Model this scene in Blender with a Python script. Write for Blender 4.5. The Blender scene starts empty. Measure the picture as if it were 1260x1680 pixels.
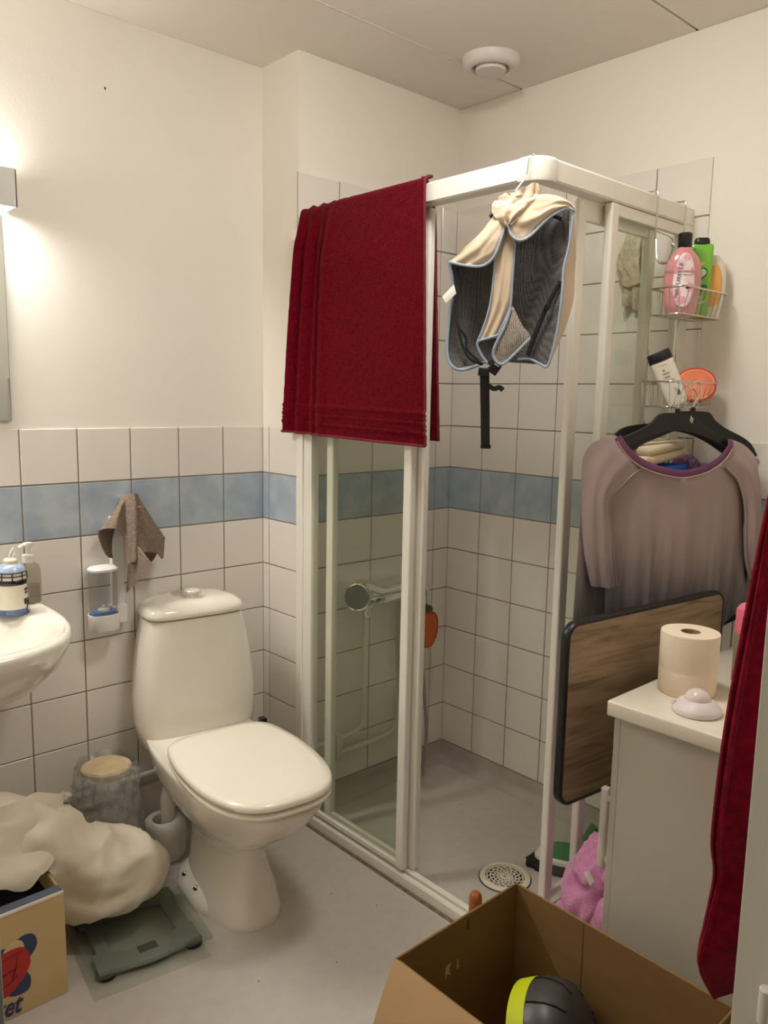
import bpy, bmesh, math, random
from mathutils import Vector, Matrix, noise
random.seed(4)
PI = math.pi
S = bpy.context.scene
C = S.collection

# ------------------------------------------------------------------ camera
CAM_POS = (-2.1516, -1.9953, 1.3696)
YAW, PITCH, ROLL = 0.74196, 0.14301, 0.01881
d = Vector((math.sin(YAW)*math.cos(PITCH), math.cos(YAW)*math.cos(PITCH), -math.sin(PITCH)))
r0 = Vector((math.cos(YAW), -math.sin(YAW), 0)); u0 = r0.cross(d)
rv = r0*math.cos(ROLL)+u0*math.sin(ROLL); uv = -r0*math.sin(ROLL)+u0*math.cos(ROLL)
cd = bpy.data.cameras.new('camera'); cam = bpy.data.objects.new('camera', cd); C.objects.link(cam)
m3 = Matrix((rv, uv, -d)).transposed()
cam.matrix_world = Matrix.Translation(CAM_POS) @ m3.to_4x4()
cd.sensor_fit = 'HORIZONTAL'; cd.sensor_width = 36; cd.lens = 1312.2/1260*36; cd.clip_start = 0.02
S.camera = cam
# ------------------------------------------------------------------ world, exposure
w = bpy.data.worlds.new('ambient_fill'); S.world = w; w.use_nodes = True  # even warm background, added as fill light coming in through the doorway
w.node_tree.nodes['Background'].inputs[0].default_value = (1.0, 0.94, 0.84, 1)
w.node_tree.nodes['Background'].inputs[1].default_value = 0.08
S.view_settings.view_transform = 'Standard'; S.view_settings.look = 'None'
S.view_settings.gamma = 1; S.view_settings.exposure = 0.0
S.view_settings.use_curve_mapping = False
LAMP_DOWN, LAMP_UP = 85.0, 22.0
CEIL_LAMP = 46.0
LAMP_RGB = (1.0, 0.96, 0.895)
S.cycles.diffuse_bounces = 8; S.cycles.max_bounces = 16; S.cycles.transparent_max_bounces = 24

# ------------------------------------------------------------------ materials
def lin(c):
    return tuple((x/255/12.92 if x/255 <= .04045 else ((x/255+.055)/1.055)**2.4) for x in c)
MATS = {}
def M(name, rgb, rough=.5, metal=0.0, var=0.0, vscale=8.0, bump=0.0, bscale=300.0, spec=.5, coat=0.0, sheen=0.0, rgb2=None, stretch=None, sss=0, alpha=1.0, trans=0.0):
    m = bpy.data.materials.new(name); m.use_nodes = True; MATS[name] = m
    nt = m.node_tree; b = nt.nodes['Principled BSDF']; c = lin(rgb)
    b.inputs['Base Color'].default_value = (*c, 1); b.inputs['Roughness'].default_value = rough
    b.inputs['Metallic'].default_value = metal; b.inputs['Specular IOR Level'].default_value = spec
    b.inputs['Coat Weight'].default_value = coat; b.inputs['Coat Roughness'].default_value = .08
    b.inputs['Sheen Weight'].default_value = sheen; b.inputs['Alpha'].default_value = alpha
    b.inputs['Transmission Weight'].default_value = trans
    if sss:
        b.inputs['Subsurface Weight'].default_value = sss; b.inputs['Subsurface Radius'].default_value = (.01, .008, .006)
    if var or rgb2 or bump:
        g = nt.nodes.new('ShaderNodeNewGeometry'); vec = g.outputs['Position']
        if stretch:
            mp = nt.nodes.new('ShaderNodeMapping'); nt.links.new(vec, mp.inputs['Vector']); mp.inputs['Scale'].default_value = stretch; vec = mp.outputs['Vector']
    if var or rgb2:
        n = nt.nodes.new('ShaderNodeTexNoise'); n.inputs['Scale'].default_value = vscale; n.inputs['Detail'].default_value = 5
        nt.links.new(vec, n.inputs['Vector'])
        mx = nt.nodes.new('ShaderNodeMix'); mx.data_type = 'RGBA'
        cr = nt.nodes.new('ShaderNodeValToRGB'); cr.color_ramp.elements[0].position = .35; cr.color_ramp.elements[1].position = .65
        nt.links.new(n.outputs['Fac'], cr.inputs['Fac']); nt.links.new(cr.outputs['Color'], mx.inputs['Factor'])
        c2 = lin(rgb2) if rgb2 else tuple(x*(1+var) for x in c)
        c1 = c if rgb2 else tuple(x*(1-var) for x in c)
        mx.inputs['A'].default_value = (*c1, 1); mx.inputs['B'].default_value = (*c2, 1)
        nt.links.new(mx.outputs['Result'], b.inputs['Base Color'])
    if bump:
        n = nt.nodes.new('ShaderNodeTexNoise'); n.inputs['Scale'].default_value = bscale; n.inputs['Detail'].default_value = 4
        nt.links.new(vec, n.inputs['Vector'])
        bp = nt.nodes.new('ShaderNodeBump'); bp.inputs['Strength'].default_value = bump; bp.inputs['Distance'].default_value = .003
        nt.links.new(n.outputs['Fac'], bp.inputs['Height']); nt.links.new(bp.outputs['Normal'], b.inputs['Normal'])
    return m
def glass(name, tint, gloss_rough=.02, ior=1.45, haze=0.0, haze_rgb=(220, 220, 215), bump=0, bscale=60):
    """thin clear sheet: transparent light with a fresnel mirror on top and optional milky diffuse share"""
    m = bpy.data.materials.new(name); m.use_nodes = True; MATS[name] = m; nt = m.node_tree
    nt.nodes.remove(nt.nodes['Principled BSDF']); out = nt.nodes['Material Output']
    t = nt.nodes.new('ShaderNodeBsdfTransparent'); t.inputs[0].default_value = (*lin(tint), 1)
    g = nt.nodes.new('ShaderNodeBsdfGlossy'); g.inputs['Roughness'].default_value = gloss_rough
    lw = nt.nodes.new('ShaderNodeLayerWeight'); lw.inputs['Blend'].default_value = .5
    pw = nt.nodes.new('ShaderNodeMath'); pw.operation = 'POWER'; pw.inputs[1].default_value = 5; nt.links.new(lw.outputs['Facing'], pw.inputs[0])
    f0 = ((ior-1)/(ior+1))**2; f = nt.nodes.new('ShaderNodeMath'); f.operation = 'MULTIPLY_ADD'; f.inputs[1].default_value = 1-f0; f.inputs[2].default_value = f0; nt.links.new(pw.outputs[0], f.inputs[0])
    src = t.outputs[0]
    if haze:
        dd = nt.nodes.new('ShaderNodeBsdfDiffuse'); dd.inputs[0].default_value = (*lin(haze_rgb), 1)
        mh = nt.nodes.new('ShaderNodeMixShader'); mh.inputs[0].default_value = haze
        nt.links.new(t.outputs[0], mh.inputs[1]); nt.links.new(dd.outputs[0], mh.inputs[2]); src = mh.outputs[0]
    mx = nt.nodes.new('ShaderNodeMixShader'); nt.links.new(f.outputs[0], mx.inputs[0])
    nt.links.new(src, mx.inputs[1]); nt.links.new(g.outputs[0], mx.inputs[2]); nt.links.new(mx.outputs[0], out.inputs[0])
    if bump:
        gg = nt.nodes.new('ShaderNodeNewGeometry'); n = nt.nodes.new('ShaderNodeTexNoise'); n.inputs['Scale'].default_value = bscale
        nt.links.new(gg.outputs['Position'], n.inputs['Vector'])
        bp = nt.nodes.new('ShaderNodeBump'); bp.inputs['Strength'].default_value = bump; bp.inputs['Distance'].default_value = .01
        nt.links.new(n.outputs['Fac'], bp.inputs['Height']); nt.links.new(bp.outputs['Normal'], g.inputs['Normal']); nt.links.new(bp.outputs['Normal'], lw.inputs['Normal'])
    return m
def emit(name, rgb, strength):
    m = bpy.data.materials.new(name); m.use_nodes = True; MATS[name] = m; nt = m.node_tree
    nt.nodes.remove(nt.nodes['Principled BSDF']); e = nt.nodes.new('ShaderNodeEmission')
    e.inputs[0].default_value = (*rgb, 1); e.inputs[1].default_value = strength
    nt.links.new(e.outputs[0], nt.nodes['Material Output'].inputs[0]); return m

M('paint', (236, 231, 221), .6, bump=.12, bscale=160, spec=.3)
M('ceiling', (226, 219, 211), .55, spec=.3)
M('seam', (150, 142, 132), .7)
M('grout', (140, 126, 108), .85)
M('tile_white', (228, 222, 214), .22, coat=.3, bump=.02, bscale=25)
M('tile_blue', (156, 170, 184), .25, coat=.3, rgb2=(180, 190, 198), vscale=14)
M('vinyl', (190, 183, 175), .48, var=.035, vscale=30, bump=.12, bscale=420)
M('vinyl_skirt', (176, 166, 160), .5, var=.05, vscale=14)
M('dirt', (112, 98, 74), .8, var=.3, vscale=50)
M('white_gloss', (232, 228, 218), .22, coat=.2)
M('porcelain', (236, 231, 218), .13, coat=.6)
M('seat_white', (240, 234, 218), .22, coat=.3)
M('white_alu', (232, 228, 217), .35)
M('white_matte', (226, 222, 214), .5)
M('alu_grey', (186, 182, 172), .38, metal=.25)
M('chrome', (236, 236, 234), .07, metal=1)
M('spray_grey', (96, 100, 102), .3, metal=.4)
M('steel_wire', (205, 200, 190), .22, metal=1)
M('pipe', (222, 214, 200), .4)
M('black_plastic', (17, 16, 16), .38)
M('hanger_black', (20, 19, 19), .48)
M('black_web', (12, 12, 13), .75, bump=.3, bscale=900)
M('red_terry', (96, 4, 20), .95, var=.25, vscale=120, bump=1.0, bscale=260, sheen=.03, spec=.06)
M('red_hem', (108, 8, 26), .85, bump=.5, bscale=500, sheen=.05)
M('red_velour', (120, 8, 32), .92, var=.25, vscale=60, bump=.7, bscale=320, sheen=.06, spec=.06)
M('taupe_terry', (134, 118, 104), .95, var=.18, vscale=160, bump=1.0, bscale=330, spec=.1)
M('beige_terry', (196, 184, 160), .95, var=.12, vscale=130, bump=1.0, bscale=300, spec=.1)
M('cream_cloth', (222, 208, 176), .9, bump=.5, bscale=350)
M('blue_cloth', (18, 84, 186), .8, bump=.5, bscale=300)
M('purple_net', (146, 108, 160), .7, var=.3, vscale=120, bump=.6, bscale=200)
M('teal_net', (150, 176, 168), .7, var=.2, vscale=120)
M('pink_terry', (206, 138, 176), .95, var=.1, vscale=150, bump=.9, bscale=300, sheen=.3, spec=.1)
M('beige_shell', (204, 185, 160), .75, bump=.1, bscale=200)
M('piping_grey', (150, 164, 182), .6)
M('dark_cloth', (42, 40, 42), .9, bump=.3, bscale=300)
M('grey_cloth', (150, 140, 128), .9, bump=.4, bscale=200, var=.1)
M('collar_purple', (112, 66, 98), .85, bump=.3, bscale=500)
M('seam_thread', (172, 150, 144), .85)
M('bag_white', (226, 216, 196), .42, bump=.25, bscale=35, sss=.1)
M('cardboard', (142, 110, 66), .85, var=.05, vscale=6, stretch=(1, 1, 8), bump=.1, bscale=120)
M('cardboard_out', (186, 152, 110), .85, var=.04, vscale=6)
M('cardboard_crease', (112, 84, 46), .9)
M('cardboard_torn', (206, 182, 142), .9)
M('box_cream', (204, 178, 128), .7, var=.03, vscale=10)
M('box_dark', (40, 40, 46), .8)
M('box_blue_edge', (96, 104, 124), .6)
M('print_red', (178, 44, 36), .6); M('print_blue', (52, 62, 104), .6); M('print_dark', (64, 14, 18), .6); M('print_cream', (214, 186, 140), .6)
M('neon_yellow', (214, 226, 28), .5)
M('drum_grey', (70, 68, 66), .38, var=.1, vscale=10)
M('wood_handle', (176, 104, 48), .45, rgb2=(146, 78, 30), vscale=60, stretch=(1, 1, .1))
M('lid_kraft', (192, 170, 134), .55, var=.1, vscale=30)
M('scale_silver', (138, 142, 140), .35, var=.05, vscale=5)
M('lcd', (46, 44, 36), .25)
M('rubber_dark', (26, 25, 24), .7)
M('green_plastic', (40, 124, 58), .4)
M('bristle', (30, 29, 28), .8)
M('drain_cream', (222, 214, 194), .4)
M('drain_dark', (34, 30, 26), .7)
M('pink_gel', (204, 140, 140), .16, coat=.5, sss=.15)
M('green_bottle', (116, 186, 56), .3, coat=.3); M('green_dark', (44, 112, 36), .4); M('green_print', (206, 220, 190), .5)
M('orange_print', (232, 170, 84), .5)
M('bottle_white', (226, 220, 206), .32, coat=.2)
M('text_grey', (128, 116, 112), .6)
M('print_soft', (172, 164, 152), .6)
M('text_dark', (46, 40, 44), .6)
M('label_pink', (236, 200, 206), .4, rgb2=(240, 228, 230), vscale=38)
M('flower_pink', (232, 160, 176), .45, var=.12, vscale=90)
M('coral', (244, 138, 100), .55, var=.05, vscale=60); M('coral_rim', (226, 86, 66), .5); M('coral_light', (248, 170, 132), .55)
M('orange_foam', (196, 98, 50), .9, bump=.6, bscale=400); M('orange_edge', (160, 62, 30), .8); M('leaf_green', (60, 84, 52), .8)
M('hose_grey', (168, 164, 154), .3, metal=.6)
M('paper_roll', (238, 224, 202), .95, bump=.25, bscale=250, spec=.1)
M('paper_core', (170, 142, 108), .9)
M('sensor_white', (232, 222, 222), .35); M('sensor_dome', (226, 214, 210), .25, sss=.2)
M('cabinet_white', (206, 202, 188), .5)
M('worktop_white', (234, 226, 210), .28)
M('pink_plastic', (236, 126, 146), .35); M('pink_pale', (246, 176, 186), .35)
M('olive_box', (150, 140, 118), .5)
M('door_white', (214, 212, 200), .4)
M('light_body', (206, 206, 198), .4)
M('ceramic_blue', (70, 92, 140), .2, coat=.5); M('ceramic_pale', (160, 178, 204), .2, coat=.5); M('navy', (16, 18, 34), .25, coat=.4); M('ceramic_cream', (226, 218, 200), .2, coat=.5); M('cap_cream', (226, 214, 186), .4)
M('blue_gel', (64, 128, 190), .35)
M('fan_white', (220, 212, 206), .45)
M('fan_inner', (176, 168, 162), .6)
M('tag_white', (240, 236, 226), .7)
M('strip_white', (232, 230, 228), .35)
M('mirror_face', (200, 205, 200), .02, metal=1)
M('grey_plastic_packet', (70, 74, 76), .3, var=.4, vscale=50)
glass('shower_glass', (251, 253, 250), .015, 1.28, haze=.004, haze_rgb=(190, 196, 184))
glass('clear_plastic', (232, 232, 232), .12, 1.4, haze=.10)
glass('pump_plastic', (226, 222, 212), .08, 1.45, haze=.10)
glass('film', (240, 240, 240), .06, 1.9, haze=.26, bump=1.0, bscale=45)
glass('scale_glass', (242, 246, 242), .02, 1.5, haze=.04)
glass('floor_film', (250, 251, 249), .15, 1.3, haze=.04)
emit('dome_glow', LAMP_RGB, CEIL_LAMP)
emit('lamp_tube_down', LAMP_RGB, LAMP_DOWN); emit('lamp_tube_up', LAMP_RGB, LAMP_UP)
def net_mat(name, c1, c2, scale):
    m = bpy.data.materials.new(name); m.use_nodes = True; MATS[name] = m; nt = m.node_tree; b = nt.nodes['Principled BSDF']; b.inputs['Roughness'].default_value = .85
    b.inputs['Specular IOR Level'].default_value = .2
    g = nt.nodes.new('ShaderNodeNewGeometry'); v = nt.nodes.new('ShaderNodeTexVoronoi'); v.inputs['Scale'].default_value = scale; v.inputs['Randomness'].default_value = .25
    nt.links.new(g.outputs['Position'], v.inputs['Vector'])
    cr = nt.nodes.new('ShaderNodeValToRGB'); cr.color_ramp.elements[0].position = .25; cr.color_ramp.elements[1].position = .5
    cr.color_ramp.elements[0].color = (*lin(c1), 1); cr.color_ramp.elements[1].color = (*lin(c2), 1)
    nt.links.new(v.outputs['Distance'], cr.inputs['Fac']); nt.links.new(cr.outputs['Color'], b.inputs['Base Color'])
    bp = nt.nodes.new('ShaderNodeBump'); bp.inputs['Strength'].default_value = .6; bp.inputs['Distance'].default_value = .002
    nt.links.new(v.outputs['Distance'], bp.inputs['Height']); nt.links.new(bp.outputs['Normal'], b.inputs['Normal'])
net_mat('net_dark', (40, 39, 42), (104, 101, 100), 330)
net_mat('net_light', (70, 64, 60), (168, 158, 146), 330)
def shirt_mat():
    m = bpy.data.materials.new('ombre_jersey'); m.use_nodes = True; MATS['ombre_jersey'] = m; nt = m.node_tree; b = nt.nodes['Principled BSDF']
    b.inputs['Roughness'].default_value = .8; b.inputs['Sheen Weight'].default_value = .2; b.inputs['Specular IOR Level'].default_value = .25
    g = nt.nodes.new('ShaderNodeNewGeometry'); sx = nt.nodes.new('ShaderNodeSeparateXYZ'); nt.links.new(g.outputs['Position'], sx.inputs[0])
    mp = nt.nodes.new('ShaderNodeMapping'); mp.inputs['Scale'].default_value = (60, 60, 3); nt.links.new(g.outputs['Position'], mp.inputs['Vector'])
    n = nt.nodes.new('ShaderNodeTexNoise'); n.inputs['Scale'].default_value = 1.0; n.inputs['Detail'].default_value = 3; nt.links.new(mp.outputs[0], n.inputs['Vector'])
    ma = nt.nodes.new('ShaderNodeMath'); ma.operation = 'MULTIPLY_ADD'; nt.links.new(n.outputs['Fac'], ma.inputs[0]); ma.inputs[1].default_value = .26; nt.links.new(sx.outputs[2], ma.inputs[2])
    mr = nt.nodes.new('ShaderNodeMapRange'); mr.inputs['From Min'].default_value = .94; mr.inputs['From Max'].default_value = 1.16; nt.links.new(ma.outputs[0], mr.inputs['Value'])
    cr = nt.nodes.new('ShaderNodeValToRGB'); e = cr.color_ramp.elements
    e[0].position = 0; e[0].color = (*lin((88, 88, 90)), 1); e[1].position = 1; e[1].color = (*lin((160, 142, 138)), 1)
    q = e.new(.45); q.color = (*lin((128, 120, 121)), 1)
    nt.links.new(mr.outputs[0], cr.inputs[0]); nt.links.new(cr.outputs[0], b.inputs['Base Color'])
shirt_mat()
def oak():
    m = bpy.data.materials.new('oak_laminate'); m.use_nodes = True; MATS['oak_laminate'] = m; nt = m.node_tree; b = nt.nodes['Principled BSDF']; b.inputs['Roughness'].default_value = .5
    g = nt.nodes.new('ShaderNodeNewGeometry'); mp = nt.nodes.new('ShaderNodeMapping'); mp.inputs['Scale'].default_value = (3.0, 3.0, 26); mp.inputs['Rotation'].default_value = (0, .10, 0)
    nt.links.new(g.outputs['Position'], mp.inputs['Vector'])
    n = nt.nodes.new('ShaderNodeTexNoise'); n.inputs['Scale'].default_value = 1.3; n.inputs['Detail'].default_value = 6; n.inputs['Distortion'].default_value = 1.6; nt.links.new(mp.outputs[0], n.inputs['Vector'])
    cr = nt.nodes.new('ShaderNodeValToRGB'); e = cr.color_ramp.elements; e[0].position = .3; e[0].color = (*lin((112, 94, 72)), 1); e[1].position = .68; e[1].color = (*lin((172, 150, 122)), 1)
    q = e.new(.46); q.color = (*lin((152, 130, 102)), 1)
    nt.links.new(n.outputs['Fac'], cr.inputs[0]); nt.links.new(cr.outputs[0], b.inputs['Base Color'])
oak()

# ------------------------------------------------------------------ geometry helpers
ROOT = {}
def thing(name, label, cat, loc=(0, 0, 0), group=None):
    o = bpy.data.objects.new(name, None); C.objects.link(o); o.location = loc; o.empty_display_size = .05
    o['label'] = label; o['category'] = cat
    if group: o['group'] = group
    ROOT[o.name] = Vector(loc); return o
def cr(pts, n, closed=False):
    """catmull-rom through points, n samples in all"""
    P = [Vector(p) for p in pts]; k = len(P); segs = k if closed else k-1; out = []
    for i in range(n):
        t = i/(n if closed else n-1)*segs; j = min(int(t), segs-1); a = t-j
        if closed: p0, p1, p2, p3 = P[(j-1) % k], P[j % k], P[(j+1) % k], P[(j+2) % k]
        else: p0, p1, p2, p3 = P[max(j-1, 0)], P[j], P[min(j+1, k-1)], P[min(j+2, k-1)]
        out.append(.5*((2*p1)+(-p0+p2)*a+(2*p0-5*p1+4*p2-p3)*a*a+(-p0+3*p1-3*p2+p3)*a**3))
    return out
class G:
    def __init__(s): s.bm = bmesh.new()
    def box(s, lo, hi, bevel=0, seg=2, mat=None):
        lo = Vector(lo); hi = Vector(hi); c = (lo+hi)/2; sz = hi-lo
        q = bmesh.new(); bmesh.ops.create_cube(q, size=1)
        for v in q.verts: v.co = Vector((v.co.x*sz.x, v.co.y*sz.y, v.co.z*sz.z))
        if bevel: bmesh.ops.bevel(q, geom=list(q.edges), offset=bevel, segments=seg, affect='EDGES', profile=.5)
        for v in q.verts:
            p = v.co
            v.co = (mat @ p if mat else p)+c
        s.add(q); return s
    def add(s, q):
        me = bpy.data.meshes.new('tmp'); q.to_mesh(me); q.free(); s.bm.from_mesh(me); bpy.data.meshes.remove(me)
    def faces(s, V, F):
        vs = [s.bm.verts.new(v) for v in V]
        for f in F:
            try: s.bm.faces.new([vs[i] for i in f])
            except ValueError: pass
        return s
    def rings(s, R, cap0=True, cap1=True, closed=True):
        n = len(R[0]); V = [p for r_ in R for p in r_]; F = []
        for i in range(len(R)-1):
            for j in range(n if closed else n-1):
                a = i*n+j; b = i*n+(j+1) % n; F.append((a, b, b+n, a+n))
        if closed and cap0: F.append(tuple(range(n))[::-1])
        if closed and cap1: F.append(tuple(range((len(R)-1)*n, len(R)*n)))
        return s.faces(V, F)
    def tube(s, pts, rad, n=10, closed=False, flat=1.0, up=None, caps=True):
        P = [Vector(p) for p in pts]; k = len(P); R = []; prev = None
        for i in range(k):
            t = (P[(i+1) % k]-P[i-1]) if closed else (P[min(i+1, k-1)]-P[max(i-1, 0)])
            t.normalize()
            if up is not None:
                a = t.cross(Vector(up)); a = a.normalized() if a.length > 1e-6 else Vector((1, 0, 0))
            elif prev is None:
                a = t.cross(Vector((0, 0, 1))) if abs(t.z) < .95 else t.cross(Vector((1, 0, 0))); a.normalize()
            else:
                a = prev-t*prev.dot(t); a.normalize()
            prev = a; b = t.cross(a); rr = rad[i] if isinstance(rad, (list, tuple)) else rad
            R.append([P[i]+a*math.cos(2*PI*j/n)*rr+b*math.sin(2*PI*j/n)*rr*flat for j in range(n)])
        if closed: R.append(R[0]); return s.rings(R, False, False)
        return s.rings(R, caps, caps)
    def lathe(s, prof, c, n=32, axis='z', mat=None, cap0=True, cap1=True):
        """prof: (radius, height) list along axis from point c"""
        c = Vector(c); R = []
        for r_, h in prof:
            ring = []
            for j in range(n):
                a = 2*PI*j/n; p = Vector((r_*math.cos(a), r_*math.sin(a), h))
                if axis == 'y': p = Vector((p.x, -p.z, p.y))
                elif axis == 'x': p = Vector((p.z, p.x, p.y))
                if mat: p = mat @ p
                ring.append(c+p)
            R.append(ring)
        return s.rings(R, cap0, cap1)
    def sheet(s, top, bot, nu=24, nv=24, off=None, thick=0, curved=True):
        """cloth between two curves (lists of points); off(u, v) adds a displacement"""
        A = cr(top, nu) if curved else top; B = cr(bot, nu) if curved else bot
        V = []
        for i in range(nv):
            v = i/(nv-1)
            for j in range(nu):
                u = j/(nu-1); p = A[j].lerp(B[j], v)
                if off: p = p+off(u, v)
                V.append(p)
        return s.grid(V, nu, nv, thick)
    def grid(s, V, nu, nv, thick=0, closed_u=False):
        q = bmesh.new(); vs = [q.verts.new(v) for v in V]
        for i in range(nv-1):
            for j in range(nu if closed_u else nu-1):
                k = (j+1) % nu
                q.faces.new((vs[i*nu+j], vs[i*nu+k], vs[(i+1)*nu+k], vs[(i+1)*nu+j]))
        if thick:
            q.normal_update(); bmesh.ops.solidify(q, geom=list(q.faces), thickness=thick)
        s.add(q); return s
    def prism(s, pts, dirv, t):
        """polygon (3D points) extruded by dirv*t"""
        D = Vector(dirv)*t; P = [Vector(p) for p in pts]
        return s.rings([P, [p+D for p in P]])
    def build(s, name, mat, parent=None, smooth=True, angle=40, **tags):
        bm = s.bm; bmesh.ops.remove_doubles(bm, verts=bm.verts, dist=1e-6); bmesh.ops.recalc_face_normals(bm, faces=bm.faces)
        if parent is not None:
            base = ROOT[parent.name]
        else:
            xs = [v.co for v in bm.verts]; base = Vector(((min(p.x for p in xs)+max(p.x for p in xs))/2, (min(p.y for p in xs)+max(p.y for p in xs))/2, min(p.z for p in xs)))
        for v in bm.verts: v.co -= base
        me = bpy.data.meshes.new(name); bm.to_mesh(me); bm.free()
        if smooth:
            for p in me.polygons: p.use_smooth = True
            me.set_sharp_from_angle(angle=math.radians(angle))
        me.materials.append(MATS[mat])
        o = bpy.data.objects.new(name, me); C.objects.link(o)
        if parent is not None: o.parent = parent
        else: o.location = base
        ROOT[o.name] = base
        for k_, v_ in tags.items(): o[k_] = v_
        return o
def text(name, txt, size, mat, parent, org, right, up, ext=.0004, shear=0.0, bold=0.0, sx=1.0):
    cu = bpy.data.curves.new('t', 'FONT'); cu.body = txt; cu.size = size; cu.align_x = 'CENTER'; cu.align_y = 'CENTER'; cu.shear = shear; cu.offset = bold; cu.resolution_u = 3
    cu.extrude = ext
    to = bpy.data.objects.new('t', cu); C.objects.link(to)
    dg = bpy.context.evaluated_depsgraph_get(); me = bpy.data.meshes.new_from_object(to.evaluated_get(dg))
    bpy.data.objects.remove(to); bpy.data.curves.remove(cu)
    rr = Vector(right).normalized(); uu = Vector(up).normalized(); nn = rr.cross(uu); base = ROOT[parent.name]; O_ = Vector(org)-base
    for v in me.vertices: v.co = O_+rr*v.co.x*sx+uu*v.co.y+nn*v.co.z
    me.name = name; me.materials.clear(); me.materials.append(MATS[mat])
    o = bpy.data.objects.new(name, me); C.objects.link(o); o.parent = parent; ROOT[o.name] = base; return o
def sell(cx, cy, hx, hy, n=2.5, k=48, z=0, taper=None):
    out = []
    for i in range(k):
        a = 2*PI*i/k; ca, sa = math.cos(a), math.sin(a)
        x = math.copysign(abs(ca)**(2/n), ca)*hx; y = math.copysign(abs(sa)**(2/n), sa)*hy
        if taper: x *= taper(y/hy)
        out.append(Vector((cx+x, cy+y, z)))
    return out
def nz(p, f): return noise.noise(Vector(p)*f)

# ================================================================== STRUCTURE
H = 2.354; ZB = .07; T = .15; W = .152; XJ = -.688; YJ = .188
RX0 = -2.45; YD = -1.60
def structure(o): o['kind'] = 'structure'; return o
floor = structure(G().box((RX0-.1, -3.2, -.1), (.1, .3, 0)).build('floor', 'vinyl', smooth=False))
wl = structure(G().box((RX0-.1, YJ+.004, 0), (XJ+.02, YJ+.1, H)).build('wall_left', 'paint', smooth=False))
wj = structure(G().box((XJ+.004, .0045, 0), (-.5, YJ+.1, H)).build('wall_jog', 'paint', smooth=False))
wb = structure(G().box((-.5, .0045, 0), (.1, YJ+.1, H)).build('wall_back', 'paint', smooth=False))
wr = structure(G().box((.0045, -3.2, 0), (.1, .0045, H)).build('wall_right', 'paint', smooth=False))
ww = structure(G().box((RX0-.1, YD-.12, 0), (RX0, YJ+.004, H)).build('wall_sink_side', 'paint', smooth=False))
g = G(); g.box((-1.09, YD-.12, 0), (.0045, YD, H)); g.box((RX0, YD-.12, 0), (-2.11, YD, H)); g.box((-2.11, YD-.12, 2.08), (-1.09, YD, H))
structure(g.build('wall_door', 'paint', smooth=False))
ceil = structure(G().box((RX0-.1, YD-.12, H+.012), (.1, YJ+.1, H+.1)).build('ceiling', 'seam', smooth=False))
for y0, y1 in ((YJ+.006, -.258), (-.262, -.846), (-.850, -1.436), (-1.440, YD)):
    G().box((RX0, y1+.0015, H), (.0045, y0-.0015, H+.012), .0012, 1).build('ceiling_panel', 'ceiling', ceil, smooth=False)
g = G(); g.box((-1.2, -.2635, H-.0015), (-.25, -.2595, H+.004)); g.build('seam_strip', 'fan_white', ceil, smooth=False)

TM = {}
def tile(parent, lo, hi, mat, axis):
    """one tile; axis = outward axis index. Mesh data shared between alike tiles"""
    lo = Vector(lo); hi = Vector(hi); sz = hi-lo; key = (round(sz.x, 4), round(sz.y, 4), round(sz.z, 4), mat)
    if key not in TM:
        q = bmesh.new(); bmesh.ops.create_cube(q, size=1)
        for v in q.verts: v.co = Vector((v.co.x*sz.x, v.co.y*sz.y, v.co.z*sz.z))
        bmesh.ops.bevel(q, geom=list(q.edges), offset=.0013, segments=1, affect='EDGES')
        me = bpy.data.meshes.new('tile'); q.to_mesh(me); q.free(); me.materials.append(MATS[mat]); TM[key] = me
    o = bpy.data.objects.new('tile', TM[key]); C.objects.link(o); o.parent = parent
    o.location = (lo+hi)/2-ROOT[parent.name]
gp = .0017
def wall_tiles(parent, plane, face, spans, rows, out=-1):
    """plane 'x' or 'y' = wall normal axis, face = tile face coordinate"""
    for a, b in spans:
        for k in range(rows):
            z0, z1 = ZB+T*k+gp, ZB+T*(k+1)-gp; m = 'tile_blue' if k == 6 else 'tile_white'
            lo, hi = min(a, b)+gp, max(a, b)-gp
            if plane == 'y': tile(parent, (lo, face, z0), (hi, face+.006, z1), m, 1)
            else: tile(parent, (face, lo, z0), (face+.006, hi, z1), m, 0)
# toilet wall
spans = [(XJ, XJ-.149)]; x = XJ-.149
while x > RX0+.01: spans.append((x, max(x-W, RX0))); x -= W
wall_tiles(wl, 'y', YJ-.002, spans, 8)
G().box((RX0, YJ+.0005, ZB-.004), (XJ, YJ+.005, ZB+8*T-.002)).build('grout', 'grout', wl, smooth=False)
# jog face (normal -x)
wall_tiles(wj, 'x', XJ-.002, [(.152, YJ), (0, .152)], 8)
G().box((XJ+.0005, .001, ZB-.004), (XJ+.006, YJ, ZB+8*T-.002)).build('grout', 'grout', wj, smooth=False)
# shower back wall
spans = [(0, -.077)]+[(-.077-W*i, -.077-W*(i+1)) for i in range(4)]
spans[-1] = (spans[-1][0], XJ-.001)
wall_tiles(wb, 'y', -.002, spans, 13)
G().box((XJ+.001, .0005, ZB-.004), (.0, .006, ZB+13*T-.002)).build('grout', 'grout', wb, smooth=False)
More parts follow.
